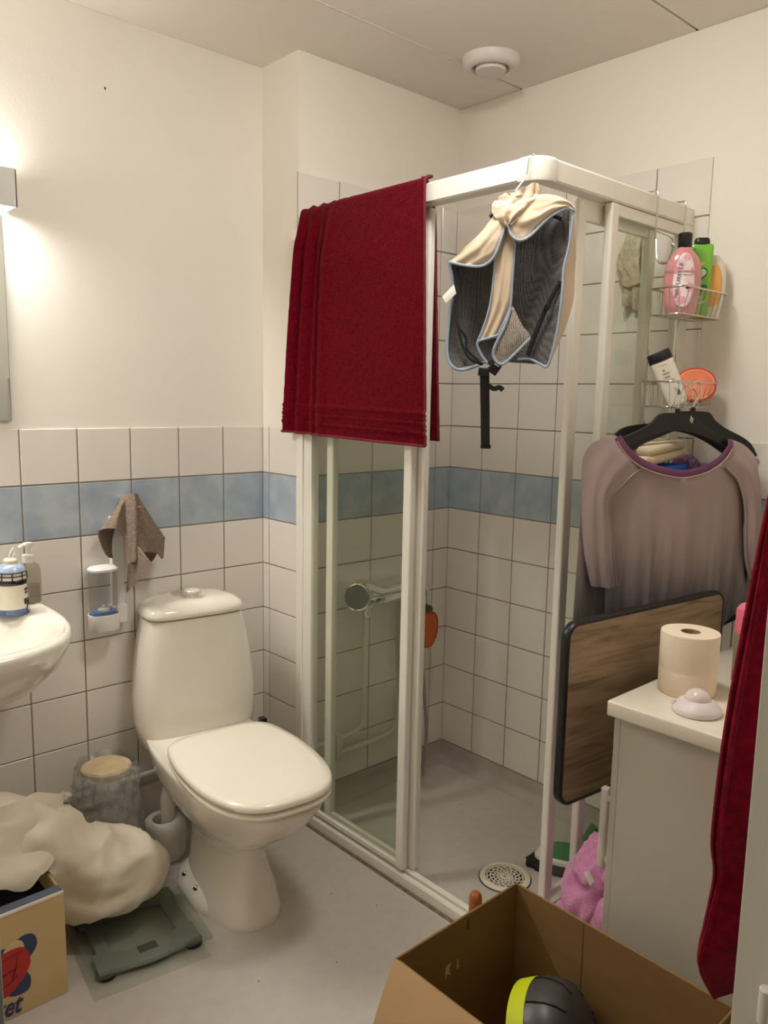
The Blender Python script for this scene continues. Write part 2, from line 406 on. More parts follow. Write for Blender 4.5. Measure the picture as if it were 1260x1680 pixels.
# right wall: high tiles in the shower, wainscot beyond
spans = [(-W*i, -W*(i+1)) for i in range(6)]; spans[-1] = (spans[-1][0], -.922)
wall_tiles(wr, 'x', -.002, spans, 13)
G().box((.0005, -.920, ZB-.004), (.006, 0, ZB+13*T-.002)).build('grout', 'grout', wr, smooth=False)
spans = []; y = -.922
while y > YD+.01: spans.append((y, max(y-W, YD))); y -= W
wall_tiles(wr, 'x', -.002, spans, 8)
G().box((.0005, YD, ZB-.004), (.006, -.920, ZB+8*T-.002)).build('grout', 'grout', wr, smooth=False)
# coved vinyl skirting
def skirt(name, a, b, nrm):
    a = Vector(a); b = Vector(b); nrm = Vector(nrm); prof = [(0, .068), (.004, .067), (.005, .035), (.010, .016), (.022, .005), (.04, .0008), (.04, -.01), (0, -.01)]
    structure(G().rings([[p+nrm*o_+Vector((0, 0, z)) for o_, z in prof] for p in (a, b)]).build(name, 'vinyl_skirt', smooth=True, angle=60))
skirt('baseboard_left', (RX0, YJ, 0), (XJ, YJ, 0), (0, -1, 0)); skirt('baseboard_jog', (XJ, YJ, 0), (XJ, 0, 0), (-1, 0, 0))
skirt('baseboard_back', (XJ, 0, 0), (0, 0, 0), (0, -1, 0)); skirt('baseboard_right', (0, 0, 0), (0, YD, 0), (-1, 0, 0))
# door frame on the right edge of the doorway
g = G(); g.box((-1.122, YD-.135, 0), (-1.09, YD+.004, 2.08), .002)
g.box((-1.138, YD-.135, 0), (-1.122, YD-.045, 2.08), .002)
fr = structure(g.build('trim_1', 'door_white', smooth=False))
G().box((-1.122, YD-.149, 0), (-1.05, YD-.135, 2.12), .003).build('architrave', 'door_white', fr, smooth=False)
G().lathe([(.007, 0), (.009, .002), (.009, .05), (.007, .052)], (-1.131, YD-.052+.01, .56), 16).build('hinge', 'white_matte', fr)
structure(G().box((-2.12, YD-.135, 0), (-2.08, YD+.004, 2.08), .002).build('trim_2', 'door_white', smooth=False))

# ================================================================== FIXED FITTINGS
# vanity lamp over the mirror
lx0, lx1 = -2.06, -1.452
lt = thing('wall_lamp', 'white box lamp on the wall above the mirror, cut by left edge', 'lamp', (-1.75, YJ, 1.80))
g = G(); g.box((lx0, YJ-.004, 1.815), (lx1, YJ+.002, 1.885)); g.box((lx0, .098, 1.806), (lx1, .102, 1.895), .001)
g.box((lx1-.004, .098, 1.806), (lx1, YJ, 1.892), .001); g.box((lx0, .098, 1.806), (lx0+.004, YJ, 1.892), .001)
g.build('housing', 'light_body', lt, smooth=False)
G().box((lx0+.006, .106, 1.828), (lx1-.006, YJ-.008, 1.834)).build('lower_diffuser', 'lamp_tube_down', lt, smooth=False)
G().box((lx0+.006, .106, 1.868), (lx1-.006, YJ-.008, 1.874)).build('upper_diffuser', 'lamp_tube_up', lt, smooth=False)
# round ceiling lamp above the doorway side of the room
cl = thing('ceiling_lamp', 'round opal ceiling lamp in the middle of the room, above the view', 'lamp', (-.99, -.93, H))
G().lathe([(.15, .0), (.155, -.004), (.155, -.02), (.15, -.022)], (-.99, -.93, H), 40).build('base', 'white_matte', cl)
G().lathe([(.148, -.022), (.145, -.045), (.12, -.07), (.07, -.086), (.0, -.09)], (-.99, -.93, H), 40, cap1=False).build('shade', 'dome_glow', cl)
# mirror under it
mt = thing('mirror', 'frameless wall mirror under the lamp at the left edge', 'mirror', (-1.75, YJ, 1.29))
G().box((-2.03, YJ-.006, 1.29), (-1.462, YJ+.003, 1.80), .001).build('pane', 'mirror_face', mt, smooth=False)
# ceiling vent
vc = (-.245, -.342)
vt = thing('ceiling_vent', 'round white exhaust vent on the ceiling', 'vent', (*vc, H))
G().lathe([(.085, 0), (.085, -.010), (.078, -.024), (.066, -.031), (.056, -.030), (.052, -.022), (.050, -.004)], (*vc, H+.001), 40, cap1=False).build('ring', 'fan_white', vt)
G().lathe([(.052, -.002), (.052, -.006)], (*vc, H), 32).build('throat', 'fan_inner', vt)
G().lathe([(.0, -.006), (.03, -.01), (.043, -.020), (.045, -.032), (.043, -.036), (.0, -.038)], (*vc, H), 32, cap0=False, cap1=False).build('disc', 'fan_white', vt)

# ------------------------------------------------------------------ shower enclosure
XE, YE = -.69, -.88; ZT0, ZT1 = 1.845, 1.895
sh = thing('shower_enclosure', 'white framed corner shower enclosure with clear sliding glass doors', 'shower', (XE, YE, 0))
def lpath(off, z, rad=.05, n=8):
    """L-shaped path along the two open sides, off = inset from the outside"""
    x, y = XE+off, YE+off; rr = max(rad-off, .006); P = [Vector((x, -.001, z))]
    for i in range(n+1):
        a = PI+PI/2*i/n; P.append(Vector((x+rr+rr*math.cos(a), y+rr+rr*math.sin(a), z)))
    P.append(Vector((-.001, y, z))); return P
def lprof(prof):
    cols = [lpath(o_, z) for o_, z in prof]; n = len(cols[0])
    return [[c_[i] for c_ in cols] for i in range(n)]
G().rings(lprof([(0, ZT0+.004), (0, ZT1-.006), (.006, ZT1), (.036, ZT1), (.040, ZT1-.004), (.040, ZT0), (.004, ZT0)])).build('top_rail', 'white_alu', sh, angle=35)
# corner cap
g = G(); cols = []
for o_, z in [(-.0005, ZT0-.0006), (-.0018, ZT0+.003), (-.0018, ZT1-.005), (.005, ZT1+.0015), (.034, ZT1+.0018), (.04, ZT1-.003)]:
    P = lpath(0, z)[1:-1]; x, y = XE+.05, YE+.05; rr = .05-o_
    ring = [Vector((XE+o_, -.77, z))]+[Vector((x+rr*math.cos(PI+PI/2*i/8), y+rr*math.sin(PI+PI/2*i/8), z)) for i in range(9)]+[Vector((-.585, YE+o_, z))]
    cols.append(ring)
R = [[c_[i] for c_ in cols] for i in range(len(cols[0]))]
# shorten the cap to the bend
for k_, c_ in enumerate(cols):
    c_[0].y = YE+.062; c_[-1].x = XE+.056
g.rings([[c_[i] for c_ in cols] for i in range(len(cols[0]))]).build('corner_cap', 'white_alu', sh, angle=35)
G().rings(lprof([(0, .002), (0, .030), (.003, .034), (.012, .036), (.012, .026), (.018, .026), (.018, .040), (.036, .040), (.038, .002)])).build('bottom_track', 'white_alu', sh, angle=35)
# vinyl sill and dirt line on the floor outside
G().rings(lprof([(-.011, .0), (-.008, .002), (-.002, .004), (.002, .0)])).build('sealant_line', 'dirt', sh)
# wall profiles
G().box((XE+.001, -.072, .034), (XE+.03, -.001, ZT0), .002).build('wall_profile', 'white_alu', sh, smooth=False)
G().box((XE-.004, -.034, .034), (XE+.034, -.001, ZT0), .002).build('wall_profile', 'white_alu', sh, smooth=False)
G().box((-.050, YE+.001, .034), (-.001, YE+.03, ZT0), .002).build('wall_profile', 'white_alu', sh, smooth=False)
def panelx(x0, x1, ya, yb, la, lb, hdr, name):
    """door leaf in a plane x=const from ya (wall side) to yb; la/lb stile widths"""
    f = G()
    if la: f.box((x0, ya-la, .045), (x1, ya, ZT0-.002), .003)
    f.box((x0, yb, .045), (x1, yb+lb, ZT0-.002), .005)
    f.box((x0+.004, yb+lb, .045), (x1-.004, ya-la, .062), .002); f.box((x0+.004, yb+lb, ZT0-hdr), (x1-.004, ya-la, ZT0-.002), .002)
    o = f.build(name, 'white_alu', sh, smooth=False)
    xm = (x0+x1)/2
    G().box((xm-.002, yb+lb-.004, .05), (xm+.002, ya-la+.004, ZT0-hdr+.004)).build('glass_pane', 'shower_glass', o, smooth=False)
    return o
panelx(-.690, -.668, -.06, -.503, .0, .030, .03, 'fixed_panel')
sl = panelx(-.662, -.640, -.112, -.522, .030, .042, .03, 'sliding_door')
def panely(y0, y1, xa, xb, la, lb, hdr, name):
    f = G()
    if la: f.box((xa-la, y0, .045), (xa, y1, ZT0-.002), .003)
    f.box((xb, y0, .045), (xb+lb, y1, ZT0-.002), .005)
    f.box((xb+lb, y0+.004, .045), (xa-la, y1-.004, .062), .002); f.box((xb+lb, y0+.004, ZT0-hdr), (xa-la, y1-.004, ZT0-.002), .002)
    o = f.build(name, 'white_alu', sh, smooth=False); ym = (y0+y1)/2
    G().box((xb+lb-.004, ym-.002, .05), (xa-la+.004, ym+.002, ZT0-hdr+.004)).build('glass_pane', 'shower_glass', o, smooth=False)
    return o
panely(-.880, -.858, -.044, -.405, .0, .034, .03, 'fixed_panel')
sr = panely(-.850, -.828, -.140, -.498, .034, .034, .05, 'sliding_door')
for (x, y) in ((-.655, -.517), (-.49, -.843)):
    G().lathe([(.004, 0), (.009, .002), (.009, .012), (.003, .014)], (x, y, .034), 12).build('roller', 'chrome', sh)

# ------------------------------------------------------------------ shower mixer
mx = thing('shower_mixer', 'chrome bar mixer with hand shower on the shower wall', 'shower mixer', (-.31, -.03, .7))
zc = .698
G().lathe([(.0, -.005), (.017, -.004), (.019, 0), (.019, .05), (.0205, .052), (.0205, .21), (.019, .212), (.019, .255), (.022, .257), (.024, .262), (.024, .30), (.019, .306), (.0, .307)], (-.475, -.06, zc), 24, axis='x', cap0=False, cap1=False).build('bar_body', 'chrome', mx)
for x in (-.425, -.265):
    G().lathe([(.013, 0), (.013, .045)], (x, -.015, zc-.01), 16, axis='y').build('wall_union', 'chrome', mx)
    G().lathe([(.012, -.06), (.015, -.055), (.015, -.04), (.011, -.035), (.011, 0)], (x, -.035, zc), 16).build('inlet_nut', 'chrome', mx)
# hand shower head facing the room, handle along the bar
hd = Vector((-.508, -.085, .728)); ax = Vector((-.80, -.55, .12)).normalized(); rot = ax.to_track_quat('Z', 'Y').to_matrix()
hs = G().lathe([(.0, -.030), (.020, -.028), (.034, -.018), (.043, -.004), (.046, .004), (.045, .010), (.040, .012)], hd, 32, mat=rot, cap0=False).build('hand_shower', 'chrome', mx)
G().lathe([(.040, .012), (.038, .0125), (.0, .0135)], hd, 32, mat=rot, cap0=False, cap1=False).build('spray_face', 'spray_grey', hs)
pts = cr([hd+Vector((.012, .0, .028)), hd+Vector((.05, -.002, .024)), hd+Vector((.10, .0, .006)), hd+Vector((.17, .004, .006)), hd+Vector((.25, .006, .010))], 20)
G().tube(pts, [.030, .027, .024, .021, .018, .0155, .014]+[.0135]*13, 14).build('handle', 'chrome', hs)
# hose hanging in a loop
pts = cr([(-.30, -.06, .67), (-.305, -.065, .50), (-.290, -.075, .25), (-.24, -.085, .045), (-.20, -.09, .035), (-.172, -.085, .16), (-.19, -.075, .40), (-.235, -.078, .66), (-.25, -.08, .73)], 70)
G().tube(pts, .0068, 8).build('hose', 'hose_grey', mx)
# pipes in the shower
pp = thing('shower_pipes', 'two thin white painted water pipes running up to the shower mixer', 'pipes', (-.42, -.02, .2))
G().tube(cr([(-.425, -.028, .64), (-.425, -.028, .50), (-.425, -.028, .30), (-.428, -.026, .262), (-.452, -.024, .238), (-.49, -.022, .232), (-.55, -.022, .230), (-.684, -.022, .228)], 40), .0078, 10).build('pipe', 'pipe', pp)
G().tube(cr([(-.265, -.028, .64), (-.265, -.028, .45), (-.265, -.028, .26), (-.268, -.026, .215), (-.292, -.024, .188), (-.34, -.022, .181), (-.50, -.022, .178), (-.684, -.022, .176)], 40), .0078, 10).build('pipe', 'pipe', pp)
G().box((-.548, -.036, .164), (-.524, -.004, .25), .005).build('pipe_clamp', 'pipe', pp)
# pipes behind the toilet
pt = thing('heating_pipes', 'pair of white pipes along the tiled wall behind the toilet', 'pipes', (-1.1, .165, .18))
for z in (.222, .180):
    G().tube([(-2.3, .168, z+.004), (-1.6, .168, z+.002), (-1.1, .168, z), (-.70, .168, z)], .0095, 12).build('pipe', 'pipe', pt)
for x in (-1.36, -.80):
    G().box((x-.008, .157, .166), (x+.008, .190, .236), .003).build('pipe_clamp', 'pipe', pt)
# orange scrubber hanging at the mixer end
sc = thing('bath_scrubber', 'orange carrot-shaped bath scrubber with green top hanging from the mixer', 'scrubber', (-.196, -.09, .50))
def carrot(sc_, t, y):
    pr_ = [(0, -.078), (.022, -.070), (.039, -.045), (.045, -.010), (.041, .022), (.026, .042), (0, .046)]
    P = [(x_, z_) for x_, z_ in pr_]+[(-x_, z_) for x_, z_ in pr_[-2:0:-1]]
    P = cr([(a*sc_, 0, b*sc_) for a, b in P], 36, True)
    return [Vector((-.196+p.x, y, .580+p.z)) for p in P]
G().rings([carrot(1, 0, -.088), carrot(1.0, 0, -.104)]).build('foam', 'orange_foam', sc)
G().tube(carrot(1.0, 0, -.104), .0028, 6, closed=True).build('edge_binding', 'orange_edge', sc)
G().prism([(-.211, -.09, .620), (-.178, -.09, .620), (-.174, -.09, .638), (-.184, -.09, .650), (-.193, -.09, .638), (-.199, -.09, .656), (-.205, -.09, .640), (-.216, -.09, .646)], (0, -1, 0), .012).build('leaf_top', 'leaf_green', sc)
G().tube(cr([(-.197, -.095, .648), (-.198, -.092, .672), (-.198, -.090, .700), (-.198, -.075, .724), (-.198, -.058, .7245)], 12), .0014, 6).build('loop', 'leaf_green', sc)

# ------------------------------------------------------------------ floor drain
dc = Vector((-.434, -.668, 0)); DR = .073
dr = thing('floor_drain', 'round cream floor drain grate in the shower floor', 'drain', dc)
G().lathe([(DR+.003, .0005), (DR+.003, .0015), (DR-.004, .0015)], dc, 40, cap0=False).build('gap_ring', 'drain_dark', dr)
g = G(); g.lathe([(DR, .0), (DR, .004), (DR-.004, .006), (DR-.016, .006), (DR-.017, .0025)], dc, 48, cap0=False, cap1=False)
for rr in (.012, .022, .032, .042, .052):
    g.tube([dc+Vector((rr*math.cos(2*PI*i/36), rr*math.sin(2*PI*i/36), .0035)) for i in range(36)], .0021, 6, closed=True)
for k in range(16):
    a = 2*PI*k/16
    g.tube([dc+Vector(((.004+.054*t)*math.cos(a+.9*t), (.004+.054*t)*math.sin(a+.9*t), .0037)) for t in [i/8 for i in range(9)]], .0019, 6)
g.build('grate', 'drain_cream', dr)
# scrub brush behind the shower door
bc = Vector((-.238, -.765, 0)); BR = Matrix.Rotation(math.radians(-62), 3, 'Z')
br = thing('scrub_brush', 'green deck brush with dark bristles lying on the shower floor', 'brush', bc)
def bpoly(sc_, z): return [bc+BR @ Vector((p.x, p.y, 0))*1.0+Vector((0, 0, z)) for p in sell(0, 0, .105*sc_, .058*sc_, 3.0, 40, taper=lambda t: 1-.18*t)]
rings_ = [bpoly(1.16, .001), bpoly(1.2, .012), bpoly(1.02, .028)]
for r_ in rings_[:2]:
    for i, p in enumerate(r_): p += (p-bc)*(.10*random.random()-.03)*Vector((1, 1, 0)).length/1.4
    for p in r_: p.z = max(p.z, .001)
for i, r_ in enumerate(rings_): 
    for p in r_: p.z = (.001, .012, .028)[i]
G().rings(rings_).build('bristles', 'bristle', br, smooth=False)
G().rings([bpoly(1.0, .027), bpoly(1.0, .038), bpoly(.9, .044)]).build('rim', 'white_gloss', br)
G().rings([bpoly(.86, .040), bpoly(.86, .046), bpoly(.7, .049)]).build('head', 'green_plastic', br)
hdl = cr([bc+Vector((.02, .0, .047)), bc+Vector((.03, -.01, .06)), bc+Vector((.045, -.02, .09)), bc+Vector((.06, -.03, .12))], 12)
G().tube(hdl, .014, 10).build('socket', 'green_plastic', br)

# ================================================================== TOILET
TX = -1.035
to = thing('toilet', 'white ceramic floor-standing toilet with closed lid', 'toilet', (TX, -.15, 0))
def prof(zs):
    R = []
    for z, hx, yf, yb, n in zs: R.append(sell(TX, (yf+yb)/2, hx, (yb-yf)/2, n, 56, z))
    return R
def smoothprof(keys, m):
    ps = cr([(k[0], k[1], k[2]) for k in keys], m); qs = cr([(k[3], k[4], 0) for k in keys], m)
    return prof([(p.x, p.y, p.z, q.x, q.y) for p, q in zip(ps, qs)])
G().rings(smoothprof([(0, .106, -.400, -.02, 2.3), (.02, .104, -.399, -.02, 2.3), (.06, .093, -.386, -.02, 2.3), (.10, .083, -.370, -.02, 2.3), (.145, .075, -.355, -.01, 2.2), (.178, .077, -.354, .01, 2.2), (.208, .092, -.375, .05, 2.2), (.25, .122, -.435, .12, 2.3), (.30, .150, -.505, .17, 2.4), (.35, .164, -.552, .18, 2.5), (.383, .170, -.570, .182, 2.7), (.392, .167, -.566, .182, 2.7)], 44)).build('bowl', 'porcelain', to, angle=60)
G().rings(smoothprof([(0, .126, -.315, -.03, 2.8), (.014, .125, -.315, -.03, 2.8), (.030, .118, -.310, -.03, 2.7), (.046, .102, -.305, -.035, 2.6), (.066, .076, -.30, -.04, 2.5)], 14)).build('foot_flange', 'porcelain', to, angle=60)
def seatpoly(hx, yf, yb, z):
    out = []; yc = yb-.17
    for i in range(72):
        a = 2*PI*i/72; ca, sa = math.cos(a), math.sin(a)
        if sa > 0: n_, hy = 7.0, yb-yc
        else: n_, hy = 2.9, yc-yf
        x = math.copysign(abs(ca)**(2/(2.9 if sa < 0 else 5.0)), ca)*hx; y = math.copysign(abs(sa)**(2/n_), sa)*hy
        if sa > 0: x *= 1-.15*(y/hy)**1.3
        out.append(Vector((TX+x, yc+y, z)))
    return out
G().rings([seatpoly(.168, -.568, -.112, .393), seatpoly(.173, -.575, -.108, .398), seatpoly(.173, -.575, -.108, .406), seatpoly(.166, -.567, -.112, .411)]).build('seat', 'seat_white', to, angle=60)
G().rings([seatpoly(.168, -.567, -.104, .4135), seatpoly(.175, -.576, -.100, .418), seatpoly(.175, -.576, -.100, .427), seatpoly(.170, -.570, -.104, .434), seatpoly(.150, -.545, -.12, .4365), seatpoly(.07, -.42, -.20, .438)]).build('lid', 'seat_white', to, angle=60)
# cistern
def cis(z, hx, yf, n=4.5): return sell(TX+.012, (yf+.182)/2, hx, (.182-yf)/2, n, 56, z, taper=lambda t: 1-.05*max(0, t))
G().rings([cis(.352, .158, .0, 4), cis(.36, .166, -.006), cis(.42, .176, -.008), cis(.50, .178, -.004), cis(.58, .171, .004), cis(.66, .159, .014), cis(.726, .144, .022)]).build('cistern', 'porcelain', to, angle=60)
G().rings([cis(.729, .145, .021), cis(.733, .150, .016), cis(.743, .150, .016), cis(.757, .144, .026), cis(.768, .128, .042, 3.5), cis(.773, .10, .06, 3), cis(.774, .05, .08, 2.5)]).build('cistern_lid', 'porcelain', to, angle=60)
G().lathe([(.020, 0), (.020, .012), (.024, .014), (.0245, .021), (.022, .024), (.0, .0245)], (TX+.012, .085, .773), 24, cap1=False).build('flush_button', 'white_gloss', to)
for (x, y) in ((TX-.104, -.125), (TX-.103, -.205)):
    G().lathe([(.0055, 0), (.0055, .004), (.003, .006), (.0, .006)], (x, y, .0445), 12, cap1=False).build('floor_bolt', 'chrome', to)
    G().lathe([(.0085, 0), (.0085, .002)], (x, y, .0415), 14).build('bolt_cap', 'rubber_dark', to)
G().box((TX+.145, -.10, .40), (TX+.165, -.075, .43), .004).build('hinge', 'black_plastic', to)

to.rotation_euler.z = math.radians(-7.5); to.location.x -= .018
# ------------------------------------------------------------------ toilet brush
tb = thing('toilet_brush', 'white toilet brush in a round holder behind the toilet', 'toilet brush', (-1.118, .078, 0))
G().lathe([(.056, .0), (.062, .006), (.066, .05), (.066, .080), (.061, .102), (.050, .116), (.040, .119), (.033, .114), (.031, .10), (.036, .03), (.0, .028)], (-1.118, .078, 0), 36, cap1=False).build('holder', 'white_matte', tb)
G().lathe([(.014, .03), (.021, .06), (.021, .18), (.016, .195), (.012, .21), (.010, .24), (.0, .242)], (-1.104, .078, 0), 20, cap1=False).build('handle', 'white_gloss', tb)

# ================================================================== SINK
SX = -1.712
sk = thing('washbasin', 'white ceramic wall-hung washbasin cut by the left edge', 'sink', (SX, .1, .6))
def D(z, s_, yf, hx=.285, n=2.7):
    out = []; k = 64
    for i in range(k):
        a = 2*PI*i/k; ca, sa = math.cos(a), math.sin(a); nn = 9 if sa > 0 else n
        x = math.copysign(abs(ca)**(2/n), ca)*hx*s_; y = math.copysign(abs(sa)**(2/nn), sa)
        yy = .06+(y*(YJ-.06-.003) if y > 0 else y*(.06-yf))
        out.append(Vector((SX+x, yy, z)))
    return out
R = [D(.60, .42, -.02), D(.63, .55, -.09), D(.68, .76, -.20), D(.735, .91, -.268), D(.785, .985, -.295), D(.808, 1.0, -.305), D(.818, .985, -.298), D(.820, .96, -.285)]
def bas(z, s_, yf, yb): return sell(SX, (yf+yb)/2, .285*s_, (yb-yf)/2, 2.6, 64, z)
R += [bas(.817, .86, -.262, .07), bas(.80, .82, -.245, .058), bas(.76, .72, -.21, .04), bas(.71, .5, -.14, .0), bas(.695, .15, -.09, -.04)]
G().rings(R).build('basin', 'porcelain', sk, angle=70)
# pump bottle and lighthouse bottle on the basin rim
p0 = Vector((-1.456, .125, .8195))
pb = thing('pump_bottle', 'clear plastic pump soap bottle on the washbasin corner', 'soap bottle', p0)
def ov(hx, hy, z, n=2.4): return [p0+Vector((p.x, p.y, z)) for p in sell(0, 0, hx, hy, n, 32)]
G().rings([ov(.026, .018, 0), ov(.029, .02, .006), ov(.029, .02, .085), ov(.025, .018, .100), ov(.014, .013, .108), ov(.012, .012, .112)]).build('bottle', 'pump_plastic', pb)
G().rings([ov(.025, .0165, .003), ov(.025, .0165, .05)]).build('soap', 'pump_plastic', pb)
g = G(); g.lathe([(.0145, .108), (.015, .112), (.015, .128), (.009, .130), (.0055, .131), (.0055, .148), (.011, .149), (.011, .160), (.0, .162)], p0, 20, cap1=False)
g.tube([p0+Vector((0, 0, .155)), p0+Vector((-.02, -.012, .155)), p0+Vector((-.028, -.017, .150))], .005, 8); g.build('pump', 'white_matte', pb)
p1 = Vector((-1.522, .055, .8195))
lb = thing('lighthouse_bottle', 'blue and cream lighthouse-shaped ceramic bottle on the washbasin', 'bottle', p1)
G().lathe([(.0, 0), (.039, .001), (.041, .004), (.040, .016)], p1, 32, cap0=False, cap1=False).build('base_band', 'ceramic_blue', lb)
bb = G().lathe([(.040, .016), (.038, .05), (.036, .075)], p1, 32, cap0=False, cap1=False).build('tower', 'ceramic_cream', lb)
G().lathe([(.036, .075), (.037, .077), (.037, .086), (.0355, .088)], p1, 32, cap0=False, cap1=False).build('gallery', 'navy', lb)
G().lathe([(.0355, .088), (.0345, .106)], p1, 32, cap0=False, cap1=False).build('lantern', 'ceramic_cream', lb)
g = G()
for k in range(9):
    a = 2*PI*k/9+.3; g.tube([p1+Vector((.036*math.cos(a), .036*math.sin(a), .087)), p1+Vector((.0352*math.cos(a), .0352*math.sin(a), .107))], .0016, 6)
for z in (.097, .106): g.tube([p1+Vector((.0358*math.cos(2*PI*i/28), .0358*math.sin(2*PI*i/28), z)) for i in range(28)], .0016, 6, closed=True)
g.build('railing', 'navy', lb)
G().lathe([(.0345, .106), (.032, .116), (.022, .124), (.016, .126)], p1, 32, cap0=False, cap1=False).build('dome', 'ceramic_pale', lb)
G().lathe([(.016, .124), (.0165, .126), (.0165, .134), (.013, .138), (.0, .139)], p1, 20, cap0=False, cap1=False).build('cap', 'cap_cream', lb)
G().tube(cr([p1+Vector((-.004, -.004, .137)), p1+Vector((.0, -.002, .152)), p1+Vector((.011, .004, .162)), p1+Vector((.013, .005, .150)), p1+Vector((.006, .0, .139))], 16), .0018, 6).build('cap_loop', 'white_matte', lb)
def patch(a0, a1, z0, z1, rad, mat, name):
    n = 6; A = [p1+Vector((rad*math.cos(a0+(a1-a0)*i/n), rad*math.sin(a0+(a1-a0)*i/n), z0)) for i in range(n+1)]
    B = [p+Vector((0, 0, z1-z0)) for p in A]; G().sheet(A, B, 8, 2, thick=.0008).build(name, mat, lb)
for a0, a1, z0, z1 in ((-1.0, -.55, .052, .056), (-1.0, -.55, .060, .064), (-.92, -.86, .049, .067), (-.72, -.66, .049, .067)): patch(a0, a1, z0, z1, .0378, 'navy', 'window_bar')
patch(-1.1, -.35, .026, .040, .0396, 'navy', 'door_print'); patch(-.95, -.4, .004, .026, .0412, 'navy', 'door_print'); patch(-.85, -.55, .010, .022, .0418, 'ceramic_cream', 'door_print')

# ------------------------------------------------------------------ wall dispenser with white strip
hp = Vector((-1.252, .145, .705))
hl = thing('wall_dispenser', 'clear oval dispenser with blue disc and white cup on the tiled wall', 'dispenser', (-1.25, YJ, .7))
G().box((-1.213, .168, .722), (-1.178, YJ-.001, 1.02), .003).build('back_strip', 'strip_white', hl, smooth=False)
G().box((-1.222, .150, .713), (-1.178, YJ-.001, .765), .004).build('bracket', 'strip_white', hl, smooth=False)
def ho(hx, hy, z): return [hp+Vector((p.x, p.y, z)) for p in sell(0, 0, hx, hy, 2.8, 40)]
G().rings([ho(.038, .028, 0), ho(.041, .031, .004), ho(.042, .032, .047), ho(.039, .029, .047), ho(.038, .028, .006)]).build('cup', 'strip_white', hl)
G().rings([ho(.036, .026, .03), ho(.038, .028, .172)], False, False).build('tube', 'clear_plastic', hl)
G().rings([ho(.039, .029, .170), ho(.040, .030, .176), ho(.034, .024, .182)]).build('tube_cap', 'strip_white', hl)
G().rings([ho(.034, .024, .038), ho(.034, .024, .056)]).build('gel_disc', 'blue_gel', hl)
G().lathe([(.016, .056), (.016, .060), (.005, .062), (.004, .070), (.0, .071)], hp, 20, cap1=False).build('inner_plug', 'white_matte', hl)
# washcloth on its peg
wc = thing('washcloth', 'taupe terry washcloth hanging from a peg on the tiled wall', 'washcloth', (-1.165, .15, .87))
G().lathe([(.008, 0), (.008, .05), (.011, .052), (.011, .06), (0, .062)], (-1.166, YJ-.002, 1.068), 14, axis='y', cap1=False).build('peg', 'strip_white', wc)
top = [(-1.170, .178, 1.068), (-1.181, .160, 1.078), (-1.182, .142, 1.080), (-1.176, .128, 1.084), (-1.171, .122, 1.088), (-1.165, .118, 1.089), (-1.160, .121, 1.088), (-1.154, .127, 1.086), (-1.149, .140, 1.080), (-1.150, .160, 1.074), (-1.162, .178, 1.066)]
bot = [(-1.196, .172, .898), (-1.232, .160, .915), (-1.262, .138, .985), (-1.236, .100, .998), (-1.208, .108, .975), (-1.205, .085, .900), (-1.186, .082, .898), (-1.183, .108, .905), (-1.172, .080, .925), (-1.142, .090, .925), (-1.112, .095, .915), (-1.088, .110, .895), (-1.075, .125, .948), (-1.095, .150, .885), (-1.120, .172, .868)]
def wco(u, v):
    b = math.sin(v*PI)
    return Vector((.006*b*math.sin(u*17), .010*b*math.sin(u*23+1), .004*nz((u*4, v*4, 1), 1)))
G().sheet(cr(top, 15), bot, 90, 30, wco, .0035).build('cloth', 'taupe_terry', wc)

G().tube(cr([(-1.1665, .117, 1.086), (-1.172, .104, 1.05), (-1.180, .090, .99), (-1.188, .076, .93), (-1.193, .072, .903)], 24), [.004]*4+[.0075]*16+[.009]*4, 12, flat=.8).build('rolled_fold', 'taupe_terry', wc)
# ================================================================== FLOOR CLUTTER LEFT
# bathroom scale
a_ = math.atan2(-.376+.334, -1.22+1.507); SCL = Matrix.Rotation(a_, 3, 'Z')
so = Vector((-1.507, -.334, 0)); ex = SCL @ Vector((1, 0, 0)); ey = SCL @ Vector((0, 1, 0)); SZ = .292
def sp(a, b, z): return so+ex*a+ey*b+Vector((0, 0, z))
bs = thing('bathroom_scale', 'glass bathroom scale with grey frame and small display on the floor', 'scale', sp(SZ/2, SZ/2, 0))
def rrect(x0, x1, y0, y1, rad, z, n=5):
    P = []
    for cx_, cy_, a0 in ((x1-rad, y1-rad, 0), (x0+rad, y1-rad, PI/2), (x0+rad, y0+rad, PI), (x1-rad, y0+rad, 1.5*PI)):
        for i in range(n+1): P.append(sp(cx_+rad*math.cos(a0+PI/2*i/n), cy_+rad*math.sin(a0+PI/2*i/n), z))
    return P
G().rings([rrect(0, SZ, 0, SZ, .006, .024), rrect(0, SZ, 0, SZ, .006, .030)]).build('glass_plate', 'scale_glass', bs, smooth=False)
def band(y, bulge):  # wavy outline of the grey crossbars
    n = 24; P = []
    for i in range(n+1):
        t = i/n; P.append((.022+(SZ-.044)*t, y+bulge*(-math.cos(2*PI*t)*.5-.5+1.0)))
    return P
def crossbar(y0, y1, b0, b1):
    A = band(y0, b0); B = band(y1, b1)
    return [sp(a, b, .0225) for a, b in A]+[sp(a, b, .0225) for a, b in B[::-1]]
fm = G().prism(crossbar(.028, .098, -.016, -.038), (0, 0, -1), .010).build('front_bar', 'scale_silver', bs, smooth=False)
G().prism(crossbar(SZ-.075, SZ-.022, .018, .014), (0, 0, -1), .010).build('rear_bar', 'scale_silver', bs, smooth=False)
for x0 in (.034, SZ-.064):
    G().prism([sp(x0, .06, .0222), sp(x0+.03, .06, .0222), sp(x0+.03, SZ-.04, .0222), sp(x0, SZ-.04, .0222)], (0, 0, -1), .009).build('side_bar', 'scale_silver', bs, smooth=False)
